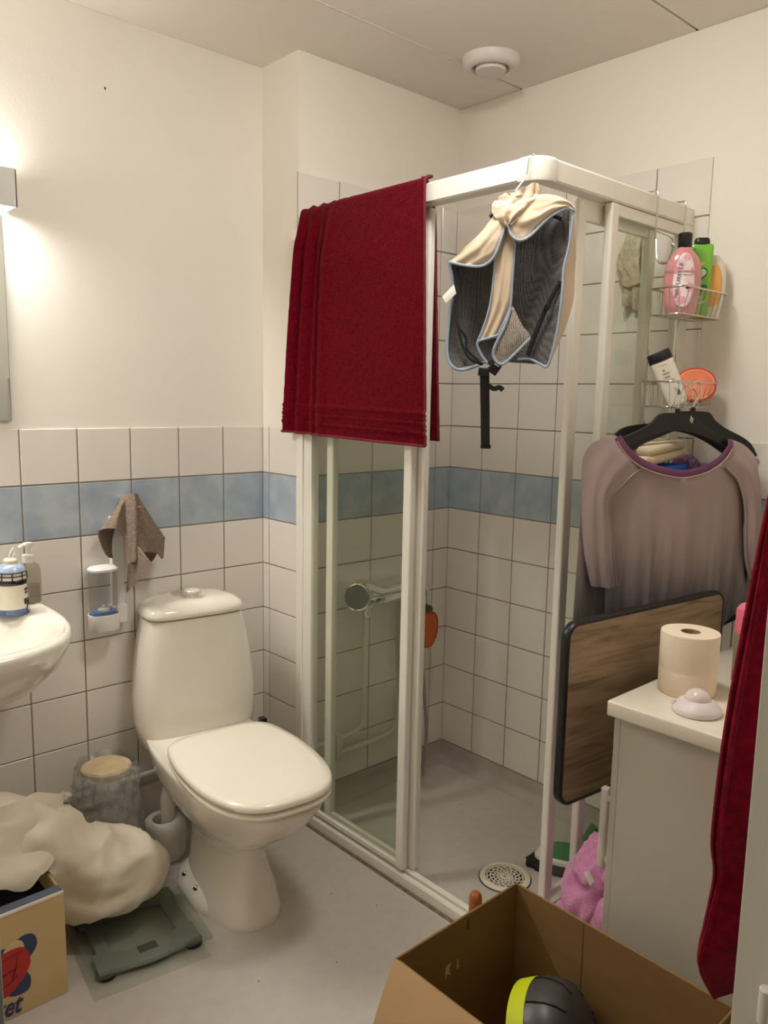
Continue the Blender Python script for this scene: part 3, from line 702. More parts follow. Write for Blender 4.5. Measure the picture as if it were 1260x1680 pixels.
G().prism([sp(.122, .046, .0236), sp(.168, .046, .0236), sp(.168, .072, .0236), sp(.122, .072, .0236)], (0, 0, -1), .0012).build('display', 'lcd', bs, smooth=False)
for a, b in ((.04, .04), (SZ-.04, .04), (.04, SZ-.04), (SZ-.04, SZ-.04)):
    G().lathe([(.022, 0), (.024, .004), (.024, .013)], sp(a, b, 0), 20).build('foot', 'rubber_dark', bs)
G().rings([rrect(-.006, .275, -.03, SZ-.02, .003, .0006), rrect(-.006, .275, -.03, SZ-.02, .003, .0012)]).build('plastic_sheet', 'floor_film', None, smooth=False, label='clear plastic sheet lying flat on the floor under the glass scale', category='plastic sheet')

# printed carton on the left
bx0, bx1, by0, by1, bz = -1.98, -1.548, -.292, .06, .252
cb = thing('carton', 'cream carton with red and blue flower print under the white plastic bag', 'box', (-1.76, -.12, 0))
t_ = .006
for nm, lo, hi in (('front_panel', (bx0, by0, 0), (bx1, by0+t_, bz)), ('back_panel', (bx0, by1-t_, 0), (bx1, by1, bz)), ('side_panel', (bx1-t_, by0+t_, 0), (bx1, by1-t_, bz)), ('side_panel', (bx0, by0+t_, 0), (bx0+t_, by1-t_, bz)), ('bottom_panel', (bx0+t_, by0+t_, .001), (bx1-t_, by1-t_, .006))):
    G().box(lo, hi, .0015, 1).build(nm, 'box_cream', cb, smooth=False)
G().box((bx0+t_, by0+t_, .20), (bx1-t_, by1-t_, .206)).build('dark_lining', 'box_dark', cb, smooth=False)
G().box((bx0, by0+.001, bz), (bx1-.003, by0+.028, bz+.004), .001, 1).build('folded_flap', 'box_blue_edge', cb, smooth=False)
G().box((bx0, by0-.0012, bz-.004), (bx1-.002, by0+.002, bz+.003), .0005, 1).build('flap_edge', 'tag_white', cb, smooth=False)
fy = by0-.0006
def deco(name, pts, mat, dep, n=40):
    P = [Vector((p.x, fy-dep, p.y)) for p in cr([(a, b, 0) for a, b in pts], n, True)]
    G().prism(P, (0, 1, 0), .0006+dep).build(name, mat, cb, smooth=False)
ex0 = -1.672; ez0 = .118
deco('blue_petal', [(ex0-.055, ez0+.02), (ex0-.03, ez0+.052), (ex0+.0, ez0+.052), (ex0+.01, ez0+.03), (ex0-.01, ez0+.0)], 'print_blue', .0002)
deco('blue_petal', [(ex0+.015, ez0+.055), (ex0+.035, ez0+.068), (ex0+.055, ez0+.060), (ex0+.060, ez0+.035), (ex0+.045, ez0+.012), (ex0+.025, ez0+.0)], 'print_blue', .0002)
deco('blue_petal', [(ex0+.0, ez0-.035), (ex0+.03, ez0-.02), (ex0+.043, ez0-.035), (ex0+.040, ez0-.062), (ex0+.018, ez0-.068), (ex0-.005, ez0-.058)], 'print_blue', .0002)
deco('cream_gap', [(ex0-.01, ez0+.048), (ex0+.012, ez0+.064), (ex0+.030, ez0+.055), (ex0+.03, ez0+.03), (ex0+.0, ez0+.03)], 'print_cream', .0004)
deco('red_bloom', [(ex0-.05, ez0-.03), (ex0-.045, ez0+.02), (ex0-.01, ez0+.044), (ex0+.03, ez0+.042), (ex0+.045, ez0+.005), (ex0+.03, ez0-.03), (ex0-.005, ez0-.058), (ex0-.035, ez0-.055)], 'print_red', .0006)
for pts in ([(-.03, .012), (-.01, .028), (.012, .032), (.028, .034)], [(-.03, .012), (-.036, .002), (-.020, -.006), (.005, -.003), (.016, .002)], [(.018, .026), (.014, .004), (.004, -.022), (.008, -.022), (.014, .002), (.018, .026)], [(-.028, -.014), (-.034, -.026), (-.022, -.034), (.0, -.030), (.018, -.018)], [(-.028, -.014), (-.012, -.008), (.006, -.001)]):
    G().tube(cr([(ex0+a, fy-.0009, ez0+b) for a, b in pts], 14), .0011, 6, flat=.4).build('drawn_line', 'print_dark', cb)
deco('highlight', [(ex0-.030, ez0+.012), (ex0-.026, ez0+.016), (ex0-.028, ez0-.022), (ex0-.034, ez0-.024)], 'print_cream', .0007, 16)
text('lettering', 'ket', .062, 'print_blue', cb, (ex0-.010, fy-.0008, .030), (1, 0, -.02), (0, 0, 1), shear=.35, bold=.0012, sx=.72)
# white plastic bag spilling from the carton
bg = thing('plastic_bag', 'white stuffed plastic bag lying across the carton and the scale', 'bag', (-1.40, -.1, .035))
spine = [(-1.212, -.115, .120), (-1.222, -.117, .120), (-1.255, -.12, .124), (-1.32, -.13, .140), (-1.40, -.125, .158), (-1.475, -.115, .200), (-1.53, -.11, .272), (-1.59, -.105, .318), (-1.66, -.09, .335), (-1.74, -.08, .325), (-1.80, -.07, .32)]
rad = [.008, .035, .066, .096, .112, .108, .098, .088, .09, .075, .02]
n = 60; SPN = cr(spine, n); RD = [v.x for v in cr([(r_, 0, 0) for r_ in rad], n)]
R = []; m = 64
for i, p in enumerate(SPN):
    t = (SPN[min(i+1, n-1)]-SPN[max(i-1, 0)]).normalized(); a = t.cross(Vector((0, 0, 1))).normalized(); b = a.cross(t)
    ring = []
    for j in range(m):
        an = 2*PI*j/m; dirv = a*math.cos(an)+b*math.sin(an); q = p+dirv*RD[i]
        rg = 1-abs(nz(q+Vector((3, 1, 2)), 9)); rg2 = 1-abs(nz(q*1.0+Vector((7, 4, 2)), 17))
        k_ = RD[i]*(1+.34*(rg-.75)+.16*(rg2-.75)+.12*nz(q, 6)+.03*(1-2*abs(nz(q, 40))))
        q = p+dirv*k_; q.z = max(q.z, .0335)
        if q.x < bx1+.004 and q.z < bz+.008: q.z = bz+.008
        ring.append(q)
    R.append(ring)
G().rings(R).build('bag_body', 'bag_white', bg, angle=70)
# gathered top of the bag folded over
def fl(u, v):
    q = Vector((u*3, v*3, .5)); return Vector((.006*nz(q, 1.2), .014*nz(q+Vector((5, 0, 0)), 1.1), .010*(1-2*abs(nz(q+Vector((0, 5, 0)), 1.3)))))
G().sheet([(-1.80, -.12, .40), (-1.70, -.15, .425), (-1.62, -.15, .424), (-1.55, -.12, .412), (-1.475, -.07, .372), (-1.45, -.05, .352)], [(-1.80, -.22, .30), (-1.70, -.235, .285), (-1.635, -.242, .258), (-1.585, -.238, .262), (-1.53, -.205, .285), (-1.50, -.15, .305)], 40, 24, fl, .0012).build('bag_top', 'bag_white', bg)
# film-wrapped tapered container
vp = Vector((-1.298, .052, 0))
vs = thing('wrapped_container', 'tapered container wrapped in clear plastic film with a tan lid', 'container', vp)
G().lathe([(.085, .002), (.088, .02), (.064, .325), (.066, .335)], vp, 36).build('body', 'clear_plastic', vs)
G().lathe([(.0655, .328), (.067, .330), (.067, .345), (.063, .348), (.05, .3465), (.0, .3465)], vp, 36, cap0=False, cap1=False).build('lid', 'lid_kraft', vs)
g = G(); R = []; m = 60
for i in range(26):
    z = .003+.355*i/25; rb = .107-.030*(z/.35) if z < .34 else .074
    R.append([vp+Vector((math.cos(2*PI*j/m), math.sin(2*PI*j/m), 0))*(rb+.010*nz((math.cos(2*PI*j/m)*2, math.sin(2*PI*j/m)*2, z*16), 1.6)+.010*(1-2*abs(nz((math.cos(2*PI*j/m)*4, math.sin(2*PI*j/m)*3+4, z*30), 1.5))))+Vector((0, 0, z)) for j in range(m)])
g.rings(R, False, False).build('film_wrap', 'film', vs, angle=25)

# ================================================================== TOWEL ON THE RAIL
rt = thing('bath_towel', 'dark red terry bath towel draped over the shower rail', 'towel', (-.68, -.29, 1.24))
def towel_grid(inset=0.0):
    nu, nv = 110, 280; V = []; drop = .648
    for i in range(nv):
        v = i/(nv-1); s_ = (v-.5)*2  # -1 front hem .. +1 back hem
        for j in range(nu):
            u = j/(nu-1); dn = max(0, abs(s_)-.06)/.94
            if abs(s_) < .06:
                a = s_/.06*PI/2; x = XE+.018+math.sin(a)*.026; z = ZT1+.004+.010*math.cos(a)
            else:
                x = XE-.010 if s_ < 0 else XE+.046+.020*min(1, dn*9); z = ZT1+.004-dn*drop
            y = -.036-.505*u
            f = 1-u
            # front: left part hangs in folds, flares at the hem
            if s_ < 0:
                y += .062*dn*f**1.5-.022*dn*u
                lf = max(0, 1-u/.34)
                x -= .004+.026*min(1, dn*6)**.7*(.5+.5*math.sin(u*62+.9*math.sin(dn*3)))*lf**.5
                x -= .030*min(1, max(0, (u-.262)/.012))*min(1, dn*4)**.6*max(0, 1-(u-.27)*1.6) if u > .262 else 0
                x -= .006*dn*math.sin(u*9+1.2*dn)
                z += (.014*(1-u)-.004)*dn
                z -= .010*lf*abs(math.sin(u*34))*(1-dn)
                if dn > .87 and dn < .965 and int((dn-.87)/.095*5*2) % 2 == 0: x -= .0035
            else:
                y += .044*u-.042*u*dn; x += .004*math.sin(u*16+2*dn)*dn
                z += .006
            z += .004*math.sin(u*60)*max(0, 1-u/.55)*max(0, 1-abs(s_)/.1)
            x -= .0012*nz((u*30, v*60, 0), 1)
            V.append(Vector((x, y, z)))
    return V, nu, nv
V, nu, nv = towel_grid()
G().grid(V, nu, nv, .004).build('terry_cloth', 'red_terry', rt, angle=80)
ed = [V[i*nu+nu-1]+Vector((-.001, -.001, 0)) for i in range(nv)]
G().tube(ed, .0034, 8).build('side_hem', 'red_hem', rt)
G().tube([V[j]+Vector((-.001, 0, 0)) for j in range(nu)], .0036, 8).build('end_hem', 'red_hem', rt)
G().box((-.722, -.036, 1.815), (-.7195, -.016, 1.845), .0005, 1).build('care_tag', 'tag_white', rt, smooth=False)
# chrome hook seen above the towel
G().prism(cr([(-.640, -.372, 1.897), (-.640, -.374, 1.912), (-.640, -.382, 1.922), (-.640, -.394, 1.920), (-.640, -.398, 1.897)], 20), (1, 0, 0), .018).build('rail_hook', 'chrome', None, label='small steel hook resting on the shower rail just behind the red towel', category='hook')

# ================================================================== VEST ON HANGER
VO = Vector((-.735, -.835, 0)); VR = Vector((.6, -.8, 0)); VN = Vector((-.8, -.6, 0))
def vp_(s_, z, dep=0): return VO+VR*s_+VN*dep+Vector((0, 0, z))
ve = thing('mesh_vest', 'beige and black mesh vest with grey piping hanging from the shower rail corner', 'vest', vp_(0, 1.43))
def vsheet(name, mat, L, R_, nu=24, nv=30, dep=0.0, bulge=.0, thick=.0016, wr=.0, ph=0.0, parent=None):
    """between a left and a right boundary running top to bottom; entries (s, z[, depth])"""
    f = lambda P: [vp_(p[0], p[1], dep+(p[2] if len(p) > 2 else 0)) for p in P]
    def off(u, v):  # u runs top-bottom, v left-right
        b = bulge*math.sin(PI*v)*math.sin(PI*min(1, u*1.0+.05))+wr*math.sin(v*14+u*5+ph)*u+wr*.8*nz((u*5, v*6, ph), 1)
        return VN*b
    return G().sheet(f(L), f(R_), nu, nv, off, thick).build(name, mat, parent or ve, angle=70)
def pipe_line(P, rad=.0030, dep=0.0, closed=False, mat='piping_grey', name='piping', n=40):
    return G().tube(cr([vp_(p[0], p[1], dep+(p[2] if len(p) > 2 else 0)) for p in P], n, closed), rad, 8, closed=closed).build(name, mat, ve)
# back panel of mesh, curving round the back
bl = [(-.022, 1.752, .004), (-.078, 1.694, .002), (-.124, 1.662, -.004), (-.118, 1.616, -.010), (-.124, 1.55, -.010), (-.126, 1.496, -.008), (-.124, 1.458, -.004), (-.108, 1.436, 0)]
bm_ = [(.0, 1.80, -.055), (-.01, 1.73, -.06), (-.01, 1.68, -.06), (-.01, 1.62, -.06), (-.01, 1.56, -.055), (-.01, 1.51, -.05), (-.01, 1.475, -.045), (-.02, 1.455, -.04)]
br_ = [(.05, 1.80, -.02), (.11, 1.79, -.015), (.132, 1.765, -.008), (.130, 1.70, -.006), (.121, 1.652, -.004), (.120, 1.601, 0), (.114, 1.523, 0), (.098, 1.446, 0)]
vsheet('mesh_back', 'net_dark', bl, bm_, dep=0, bulge=-.012, wr=.004)
vsheet('mesh_back', 'net_dark', bm_, br_, dep=0, bulge=-.014, wr=.004, ph=2)
# beige outer side on the right edge
vsheet('shell_side', 'beige_shell', [(.128, 1.778), (.130, 1.70), (.121, 1.652), (.120, 1.601), (.114, 1.523), (.098, 1.446)], [(.135, 1.775, -.02), (.146, 1.703, -.025), (.146, 1.64, -.025), (.146, 1.588, -.025), (.130, 1.523, -.02), (.102, 1.455, -.012)], dep=-.001)
# left yoke, right yoke
vsheet('yoke_flap', 'beige_shell', [(-.020, 1.782, .012), (-.059, 1.728, .014), (-.095, 1.697, .010), (-.128, 1.668, .002)], [(-.006, 1.745, .026), (-.014, 1.712, .03), (-.028, 1.672, .03), (-.056, 1.655, .024)], bulge=.012, wr=.003)
pipe_line([(-.006, 1.742, .028), (-.014, 1.710, .033), (-.024, 1.680, .034), (-.038, 1.662, .032), (-.058, 1.654, .027), (-.095, 1.659, .014), (-.128, 1.668, .003)])
vsheet('yoke_flap', 'beige_shell', [(.0, 1.742, .03), (.008, 1.716, .034), (.024, 1.706, .034), (.047, 1.716, .03), (.084, 1.754, .02), (.118, 1.774, .008), (.138, 1.772, .0)], [(.010, 1.775, .024), (.03, 1.79, .022), (.052, 1.80, .018), (.075, 1.804, .014), (.10, 1.802, .008), (.124, 1.792, .003), (.137, 1.778, .0)], bulge=.012, wr=.004)
pipe_line([(.0, 1.742, .032), (.006, 1.718, .037), (.024, 1.705, .038), (.047, 1.715, .033), (.084, 1.753, .022), (.118, 1.774, .010), (.136, 1.771, .004)])
# collar: gathered fabric around the hanger neck
R = []
for i in range(14):
    t = i/13; z = 1.742+.066*t; ring = []
    for j in range(40):
        a = 2*PI*j/40; s_ = .018+(.054-.012*t)*math.cos(a); dp = (.032-.008*t)*math.sin(a)
        k_ = .0035*math.sin(a*9+t*7)+.004*nz((math.cos(a)*3, math.sin(a)*3, t*6), 1.3)
        zz = z+.016*math.cos(a-.5)*t+(.006*math.sin(3*a) if t > .8 else 0)-.03*(1-t)*max(0, -math.cos(a))*0
        ring.append(vp_(s_*(1)+k_*math.cos(a), zz, dp+k_*math.sin(a)))
    R.append(ring)
R += [[vp_(.016+(p-vp_(.016, 0)).dot(VR)*.8, p.z-.012, (p-VO).dot(VN)*.8) for p in R[-1]]]
G().rings(R, False, False).build('collar', 'beige_shell', ve, angle=80)
vsheet('collar_fold', 'beige_shell', [(-.034, 1.792, .016), (-.038, 1.772, .024), (-.026, 1.752, .030), (-.004, 1.735, .034)], [(.060, 1.806, .016), (.062, 1.79, .022), (.036, 1.765, .034), (.004, 1.738, .036)], bulge=.010, wr=.006, ph=1.2, thick=.002)
G().box((-.02, -.02, -.004), (.02, .02, .004), .002).bm.free()
# placket
vsheet('placket', 'beige_shell', [(-.010, 1.735, .012), (-.026, 1.68, .016), (-.030, 1.602, .018), (-.039, 1.549, .018), (-.058, 1.493, .018)], [(.012, 1.74, .012), (.016, 1.69, .016), (.012, 1.62, .018), (.010, 1.568, .018), (-.016, 1.503, .02)], bulge=.006, wr=.003)
pipe_line([(-.026, 1.682, .018), (-.030, 1.602, .020), (-.039, 1.549, .020), (-.058, 1.493, .020)], .0022)
pipe_line([(.015, 1.702, .018), (.013, 1.64, .02), (.011, 1.572, .02), (.002, 1.543, .021), (-.013, 1.510, .022)], .0026)
vsheet('hem_tab', 'net_dark', [(-.058, 1.493, .014), (-.050, 1.47, .014), (-.034, 1.446, .014)], [(-.018, 1.503, .012), (-.018, 1.475, .012), (-.022, 1.448, .012)])
pipe_line([(-.013, 1.508, .022), (-.036, 1.501, .021), (-.058, 1.492, .02), (-.050, 1.468, .018), (-.032, 1.444, .018)], .0028)
# light mesh flap turned over at the bottom
vsheet('mesh_flap', 'net_light', [(.014, 1.572, .022), (.002, 1.530, .026), (-.014, 1.492, .028), (-.021, 1.465, .028), (-.010, 1.447, .028)], [(.018, 1.568, .018), (.038, 1.53, .018), (.056, 1.505, .016), (.036, 1.480, .02), (.002, 1.449, .026)], bulge=.006)
pipe_line([(.012, 1.565, .025), (.002, 1.530, .029), (-.014, 1.495, .031), (-.022, 1.468, .031), (-.012, 1.448, .031), (.004, 1.448, .029), (.034, 1.478, .023), (.056, 1.502, .019)], .0032)
# outer edge piping
pipe_line([(-.128, 1.668, .002), (-.119, 1.616, -.006), (-.125, 1.55, -.006), (-.128, 1.496, -.004), (-.125, 1.458, .0), (-.110, 1.437, .003), (-.090, 1.433, .0), (-.064, 1.441, -.01), (-.042, 1.452, -.02)], .0036)
pipe_line([(.136, 1.772, .002), (.130, 1.70, .0), (.121, 1.652, .001), (.120, 1.601, .004), (.114, 1.523, .004), (.098, 1.446, .004), (.080, 1.448, -.002), (.058, 1.458, -.01), (.030, 1.458, -.02)], .0030)
# straps
def strap(P, wd=.006, name='strap', dep=0.0):
    G().tube(cr([vp_(p[0], p[1], dep+(p[2] if len(p) > 2 else 0)) for p in P], 24), wd, 10, flat=.28, up=VN).build(name, 'black_web', ve)
strap([(-.112, 1.655, .002), (-.106, 1.62, .0), (-.112, 1.565, .0), (-.106, 1.53, .002)], .0045)
strap([(-.106, 1.53, .003), (-.086, 1.505, .0), (-.082, 1.478, .0), (-.055, 1.452, .0)], .0030)
strap([(-.104, 1.535, .003), (-.094, 1.49, .0), (-.075, 1.458, .002), (-.046, 1.446, .0)], .0034)
strap([(.116, 1.625, .002), (.088, 1.57, -.004), (.066, 1.51, -.006), (.052, 1.466, -.006)], .0052)
G().box((-.007, -.003, -.008), (.007, .003, .008), .001, mat=Matrix((VR, VN, Vector((0, 0, 1)))).transposed()).bm.free()
def vbox(name, s_, z, dep, hs_, hd, hz, mat, tilt=0, bev=.002):
    B = Matrix((VR, VN, Vector((0, 0, 1)))).transposed() @ Matrix.Rotation(tilt, 3, 'Y'); q = G(); q.box((-hs_, -hd, -hz), (hs_, hd, hz), bev, 2, mat=B)
    for v in q.bm.verts: v.co += vp_(s_, z, dep)
    return q.build(name, mat, ve, smooth=False)
vbox('slider', .090, 1.571, .0, .007, .003, .006, 'black_plastic', .5)
vbox('buckle', -.018, 1.436, .026, .011, .004, .013, 'black_plastic', .6)
vbox('buckle_slot', -.014, 1.443, .031, .006, .0006, .0008, 'tag_white', .6, 0)
vbox('buckle_clip', -.042, 1.428, .022, .012, .006, .009, 'black_plastic', .1)
strap([(-.030, 1.452, .024), (-.022, 1.44, .026), (-.040, 1.428, .024)], .006)
g = G(); g.sheet([vp_(-.050, 1.428, .018), vp_(-.040, 1.428, .020), vp_(-.030, 1.428, .018)], [vp_(-.043, 1.258, .0), vp_(-.033, 1.258, .0), vp_(-.023, 1.258, .0)], 8, 30, lambda u, v: VN*(.002*math.sin(v*9)), .0022); g.build('webbing_belt', 'black_web', ve)
strap([(-.030, 1.398, .018), (-.018, 1.392, .020), (-.006, 1.395, .02), (.002, 1.389, .02)], .0055, 'belt_clip')
vbox('belt_end', -.033, 1.262, .0, .0115, .003, .004, 'black_web', 0, .001)
g = G(); g.sheet([vp_(-.116, 1.618, .004), vp_(-.110, 1.600, .004)], [vp_(-.140, 1.592, .014), vp_(-.132, 1.579, .012)], 6, 8, None, .0006, curved=False) if False else g.sheet([vp_(-.116, 1.619, .004), vp_(-.113, 1.610, .005), vp_(-.110, 1.600, .004)], [vp_(-.140, 1.592, .014), vp_(-.136, 1.585, .014), vp_(-.132, 1.578, .012)], 6, 8, None, .0006)
g.build('care_tag', 'tag_white', ve)
def chook(name, top, rad, parent, stem, mat='chrome', wire=.0016, frame=(Vector((1, 0, 0)), 1)):
    ax_, sg = frame; P = []
    for i in range(15):
        a = -.35*PI+(1.35*PI)*i/14; P.append(Vector(top)+ax_*math.cos(PI-a)*rad*sg*-1+Vector((0, 0, math.sin(a)*rad-rad)))
    return P
# wire hook of the vest hanger over the rail, with its black neck
vh = thing('vest_hanger', 'black clothes hanger with wire hook carrying the mesh vest', 'hanger', vp_(.014, 1.81))
G().tube(cr([vp_(.010, 1.80, .0), vp_(.013, 1.818, -.004), (-.702, -.850, 1.850), (-.6965, -.852, 1.884), (-.690, -.852, 1.8975), (-.676, -.851, 1.8992), (-.660, -.848, 1.8985), (-.648, -.846, 1.891), (-.646, -.845, 1.880)], 30), .0016, 8).build('hook', 'chrome', vh)
for sg in (-1, 1):
    G().tube(cr([vp_(.012, 1.792, -.012), vp_(.012+sg*.03, 1.785-(.004 if sg < 0 else 0), -.012), vp_(.012+sg*(.055 if sg < 0 else .10), 1.765 if sg < 0 else 1.757, -.012)], 14), [.009]*4+[.008]*6+[.007]*4, 10, flat=.6).build('arm', 'hanger_black', vh)
G().lathe([(.005, 0), (.007, .004), (.007, .016), (.003, .02)], vp_(.011, 1.79, -.001), 12).build('neck', 'hanger_black', vh)

# ================================================================== SHOWER CADDY
CX0, CX1, CY0, CY1 = -.262, -.028, -.902, -1.005
ca = thing('shower_caddy', 'chrome wire shower caddy with baskets hooked over the shower rail', 'caddy', (-.145, -.9, 1.1))
g = G()
for x in (-.216, -.070):
    g.tube(cr([(x, -.846, 1.862), (x, -.842, 1.893), (x, -.850, 1.899), (x, -.878, 1.899), (x, -.889, 1.893), (x, -.8895, 1.85), (x, -.8895, 1.6), (x, -.8895, 1.35), (x, -.8895, 1.12)], 60), .0024, 8)
g.build('hanging_wire', 'steel_wire', ca)
def basket(z0, z1, dx=0.0, ins=.012):
    g = G(); x0, x1 = CX0+dx, CX1+dx
    def loop(z, i_): 
        P = []
        for cx_, cy_, a0 in ((x1-.018-i_, CY0-.004-.012, 0), (x0+.018+i_, CY0-.004-.012, PI/2), (x0+.018+i_, CY1+.018+i_, PI), (x1-.018-i_, CY1+.018+i_, 1.5*PI)):
            rr = .012 if cy_ > -.93 else .018
            for i in range(5): P.append(Vector((cx_+rr*math.cos(a0+PI/2*i/4), cy_+rr*math.sin(a0+PI/2*i/4), z)))
        return P
    g.tube(loop(z1, 0), .0027, 8, closed=True); g.tube(loop(z0, ins), .0020, 8, closed=True)
    for k in range(9):
        x = x0+.02+(x1-x0-.04)*k/8
        g.tube([(x, CY1, z1), (x, CY1+ins, z0+.006), (x, CY1+ins+.006, z0), (x, CY0-.006, z0), (x, CY0-.004, z1)], .0014, 6)
    for k in range(4):
        y = CY1+.018+.075*k/3
        for xx, i_ in ((x0, ins), (x1, -ins)): g.tube([(xx, y, z1), (xx+i_, y, z0)], .0014, 6)
    g.build('basket', 'steel_wire', ca)
basket(1.588, 1.652); basket(1.358, 1.421, -.016); basket(1.100, 1.150, -.016)
for x in (-.252, -.262):
    pass
g = G(); g.tube(cr([(-.216, -.892, 1.78), (-.225, -.905, 1.725), (-.236, -.935, 1.715), (-.244, -.952, 1.735), (-.250, -.958, 1.752)], 20), .0020, 8)
g.tube(cr([(-.216, -.892, 1.80), (-.150, -.90, 1.79), (-.143, -.91, 1.75), (-.170, -.918, 1.722), (-.225, -.915, 1.722)], 24), .0020, 8); g.lathe([(0, -.005), (.004, -.003), (.005, 0), (.004, .003), (0, .005)], (-.250, -.958, 1.754), 12, cap0=False, cap1=False)
g.build('side_hook', 'steel_wire', ca)
g = G(); g.tube(cr([(-.245, -.905, 1.36), (-.245, -.91, 1.32), (-.243, -.92, 1.30), (-.238, -.93, 1.305), (-.236, -.932, 1.33)], 16), .0020, 8); g.build('under_hook', 'steel_wire', ca)
# facing frame for labels on caddy bottles: towards the camera
BN = Vector((-.80, -.58, 0)).normalized(); BRt = Vector((-BN.y, BN.x, 0)); BRt = Vector((.586, -.81, 0)).normalized()
BN = Vector((-.81, -.586, 0)).normalized()
BM = Matrix((BRt, -BN, Vector((0, 0, 1)))).transposed()
def bottle(name, label, base, keys, n, mat, tilt=None, k=36, cat='bottle', pname='body'):
    """keys: (z, half width, half depth); width axis turned towards the room"""
    root = thing(name, label, cat, base, 'bottles in the shower caddy'); b0 = Vector(base); tm = tilt or Matrix.Identity(3)
    ks = cr([(a, b, c) for a, b, c in keys], 30)
    R = [[b0+tm @ (BM @ Vector((p.x, p.y, q.x))) for p in sell(0, 0, q.y, q.z, n, k)] for q in ks]
    G().rings(R).build(pname, mat, root, angle=60); return root, (lambda s_, z, dep: b0+tm @ (BM @ Vector((s_, -dep, z))))
pk, pf = bottle('shower_gel_bottle', 'pink transparent shower gel bottle with black cap in the top basket', (-.176, -.95, 1.5915), [(0, .032, .018), (.004, .037, .021), (.02, .040, .023), (.07, .0450, .025), (.11, .044, .025), (.14, .036, .022), (.158, .022, .017), (.168, .014, .014)], 2.2, 'pink_gel')
G().lathe([(.0145, .164), (.0165, .167), (.0175, .199), (.015, .202), (0, .2025)], pf(0, 0, 0), 24, cap1=False).build('cap', 'black_plastic', pk)
def lab(parent, f, name, mat, pts, curve, dep, thick=.0007, n=32):
    c_ = sum((Vector((a, b, 0)) for a, b in pts), Vector())/len(pts)
    O = cr([(a, b, 0) for a, b in pts], n, True); V = []; nv = 6
    R = []
    for i in range(nv):
        t = 1-i/nv; R.append([f(c_.x+(p.x-c_.x)*t, c_.y+(p.y-c_.y)*t, dep-curve*(c_.x+(p.x-c_.x)*t)**2) for p in O])
    G().rings([[q+(-BN)*thick for q in R[0]]]+R, False, True).build(name, mat, parent, angle=80)
lab(pk, pf, 'front_label', 'label_pink', [(0, .150), (.018, .135), (.026, .095), (.024, .05), (.012, .022), (-.004, .018), (-.018, .03), (-.026, .065), (-.024, .105), (-.014, .14)], 9, .0285)
for (a, b, rr) in ((.004, .138, .009), (-.018, .108, .010), (.016, .066, .012), (.020, .108, .007), (-.004, .034, .012), (-.012, .052, .008)):
    lab(pk, pf, 'flower', 'flower_pink', [(a+rr*math.cos(2*PI*i/10)*(1 if i % 2 else .82), b+rr*math.sin(2*PI*i/10)*(1 if i % 2 else .82)) for i in range(10)], 9, .0290)
lab(pk, pf, 'label_box', 'text_dark', [(.006, .066), (.018, .067), (.018, .063), (.006, .062)], 9, .0296, n=12)
text('lettering', 'NATURELLE', .0140, 'text_grey', pk, pf(-.013, .083, .0285), (BRt*.12+Vector((0, 0, 1))), (-BRt+Vector((0, 0, .12))), .0005, sx=1.15)
text('lettering', 'SHOWER', .0068, 'text_grey', pk, pf(.010, .104, .0292), BRt, (0, 0, 1), .0005)
text('lettering', 'PINK FLOWER', .0046, 'text_grey', pk, pf(.011, .096, .0292), BRt, (0, 0, 1), .0005)
gr, gf = bottle('green_shampoo_bottle', 'bright green shampoo bottle with black cap beside the pink bottle', (-.098, -.956, 1.5915), [(0, .021, .014), (.004, .023, .016), (.08, .026, .017), (.15, .0285, .0155), (.178, .0290, .013), (.184, .028, .010)], 3.2, 'green_bottle')
G().rings([[gf(p.x, z, -p.y) for p in sell(0, 0, hx, hy, 3, 28)] for z, hx, hy in ((.182, .018, .012), (.186, .0195, .013), (.196, .0185, .012), (.200, .015, .010))]).build('cap', 'black_plastic', gr)
lab(gr, gf, 'logo_patch', 'green_dark', [(-.010, .118), (.006, .124), (.016, .116), (.012, .102), (-.002, .092), (-.014, .100)], 6, .0190)
lab(gr, gf, 'logo_patch', 'green_print', [(-.008, .114), (.004, .120), (.013, .112), (.006, .102), (-.006, .098)], 6, .0195)
lab(gr, gf, 'logo_dot', 'orange_print', [(-.014, .132), (-.004, .138), (.008, .134), (-.004, .127)], 6, .0190)
lab(gr, gf, 'panel_print', 'green_dark', [(-.012, .078), (.014, .080), (.015, .066), (-.012, .064)], 6, .0195, n=14)
text('lettering', 'cream', .013, 'green_print', gr, gf(-.002, .036, .0190), BRt+Vector((0, 0, .12)), (0, 0, 1), .0005, bold=.0006)
text('lettering', 'soft', .010, 'green_print', gr, gf(-.004, .047, .0190), BRt+Vector((0, 0, .12)), (0, 0, 1), .0005, bold=.0005)
wo, wf = bottle('white_orange_bottle', 'white bottle with an orange label behind the green bottle', (-.052, -.970, 1.5915), [(0, .022, .015), (.004, .025, .017), (.06, .031, .018), (.11, .031, .018), (.145, .022, .015), (.16, .010, .009)], 2.2, 'bottle_white')
lab(wo, wf, 'front_label', 'orange_print', [(-.02, .11), (.004, .135), (.018, .10), (.018, .06), (.006, .03), (-.018, .04)], 8, .0205)
tl = (Matrix.Rotation(math.radians(24), 3, BN)) @ Matrix.Rotation(math.radians(0), 3, 'Z')
wt, wtf = bottle('white_shampoo_bottle', 'white bottle with black cap leaning in the lower basket', (-.186, -.966, 1.366), [(0, .022, .013), (.003, .025, .015), (.05, .0285, .017), (.10, .0295, .018), (.118, .0295, .018)], 2.8, 'bottle_white', tilt=tl)
G().rings([[wtf(p.x, z, -p.y) for p in sell(0, 0, hx, hy, 2.4, 36)] for z, hx, hy in ((.117, .0300, .0195), (.119, .0305, .02), (.139, .0295, .0195), (.1425, .027, .018), (.143, .01, .008))]).build('cap', 'black_plastic', wt)
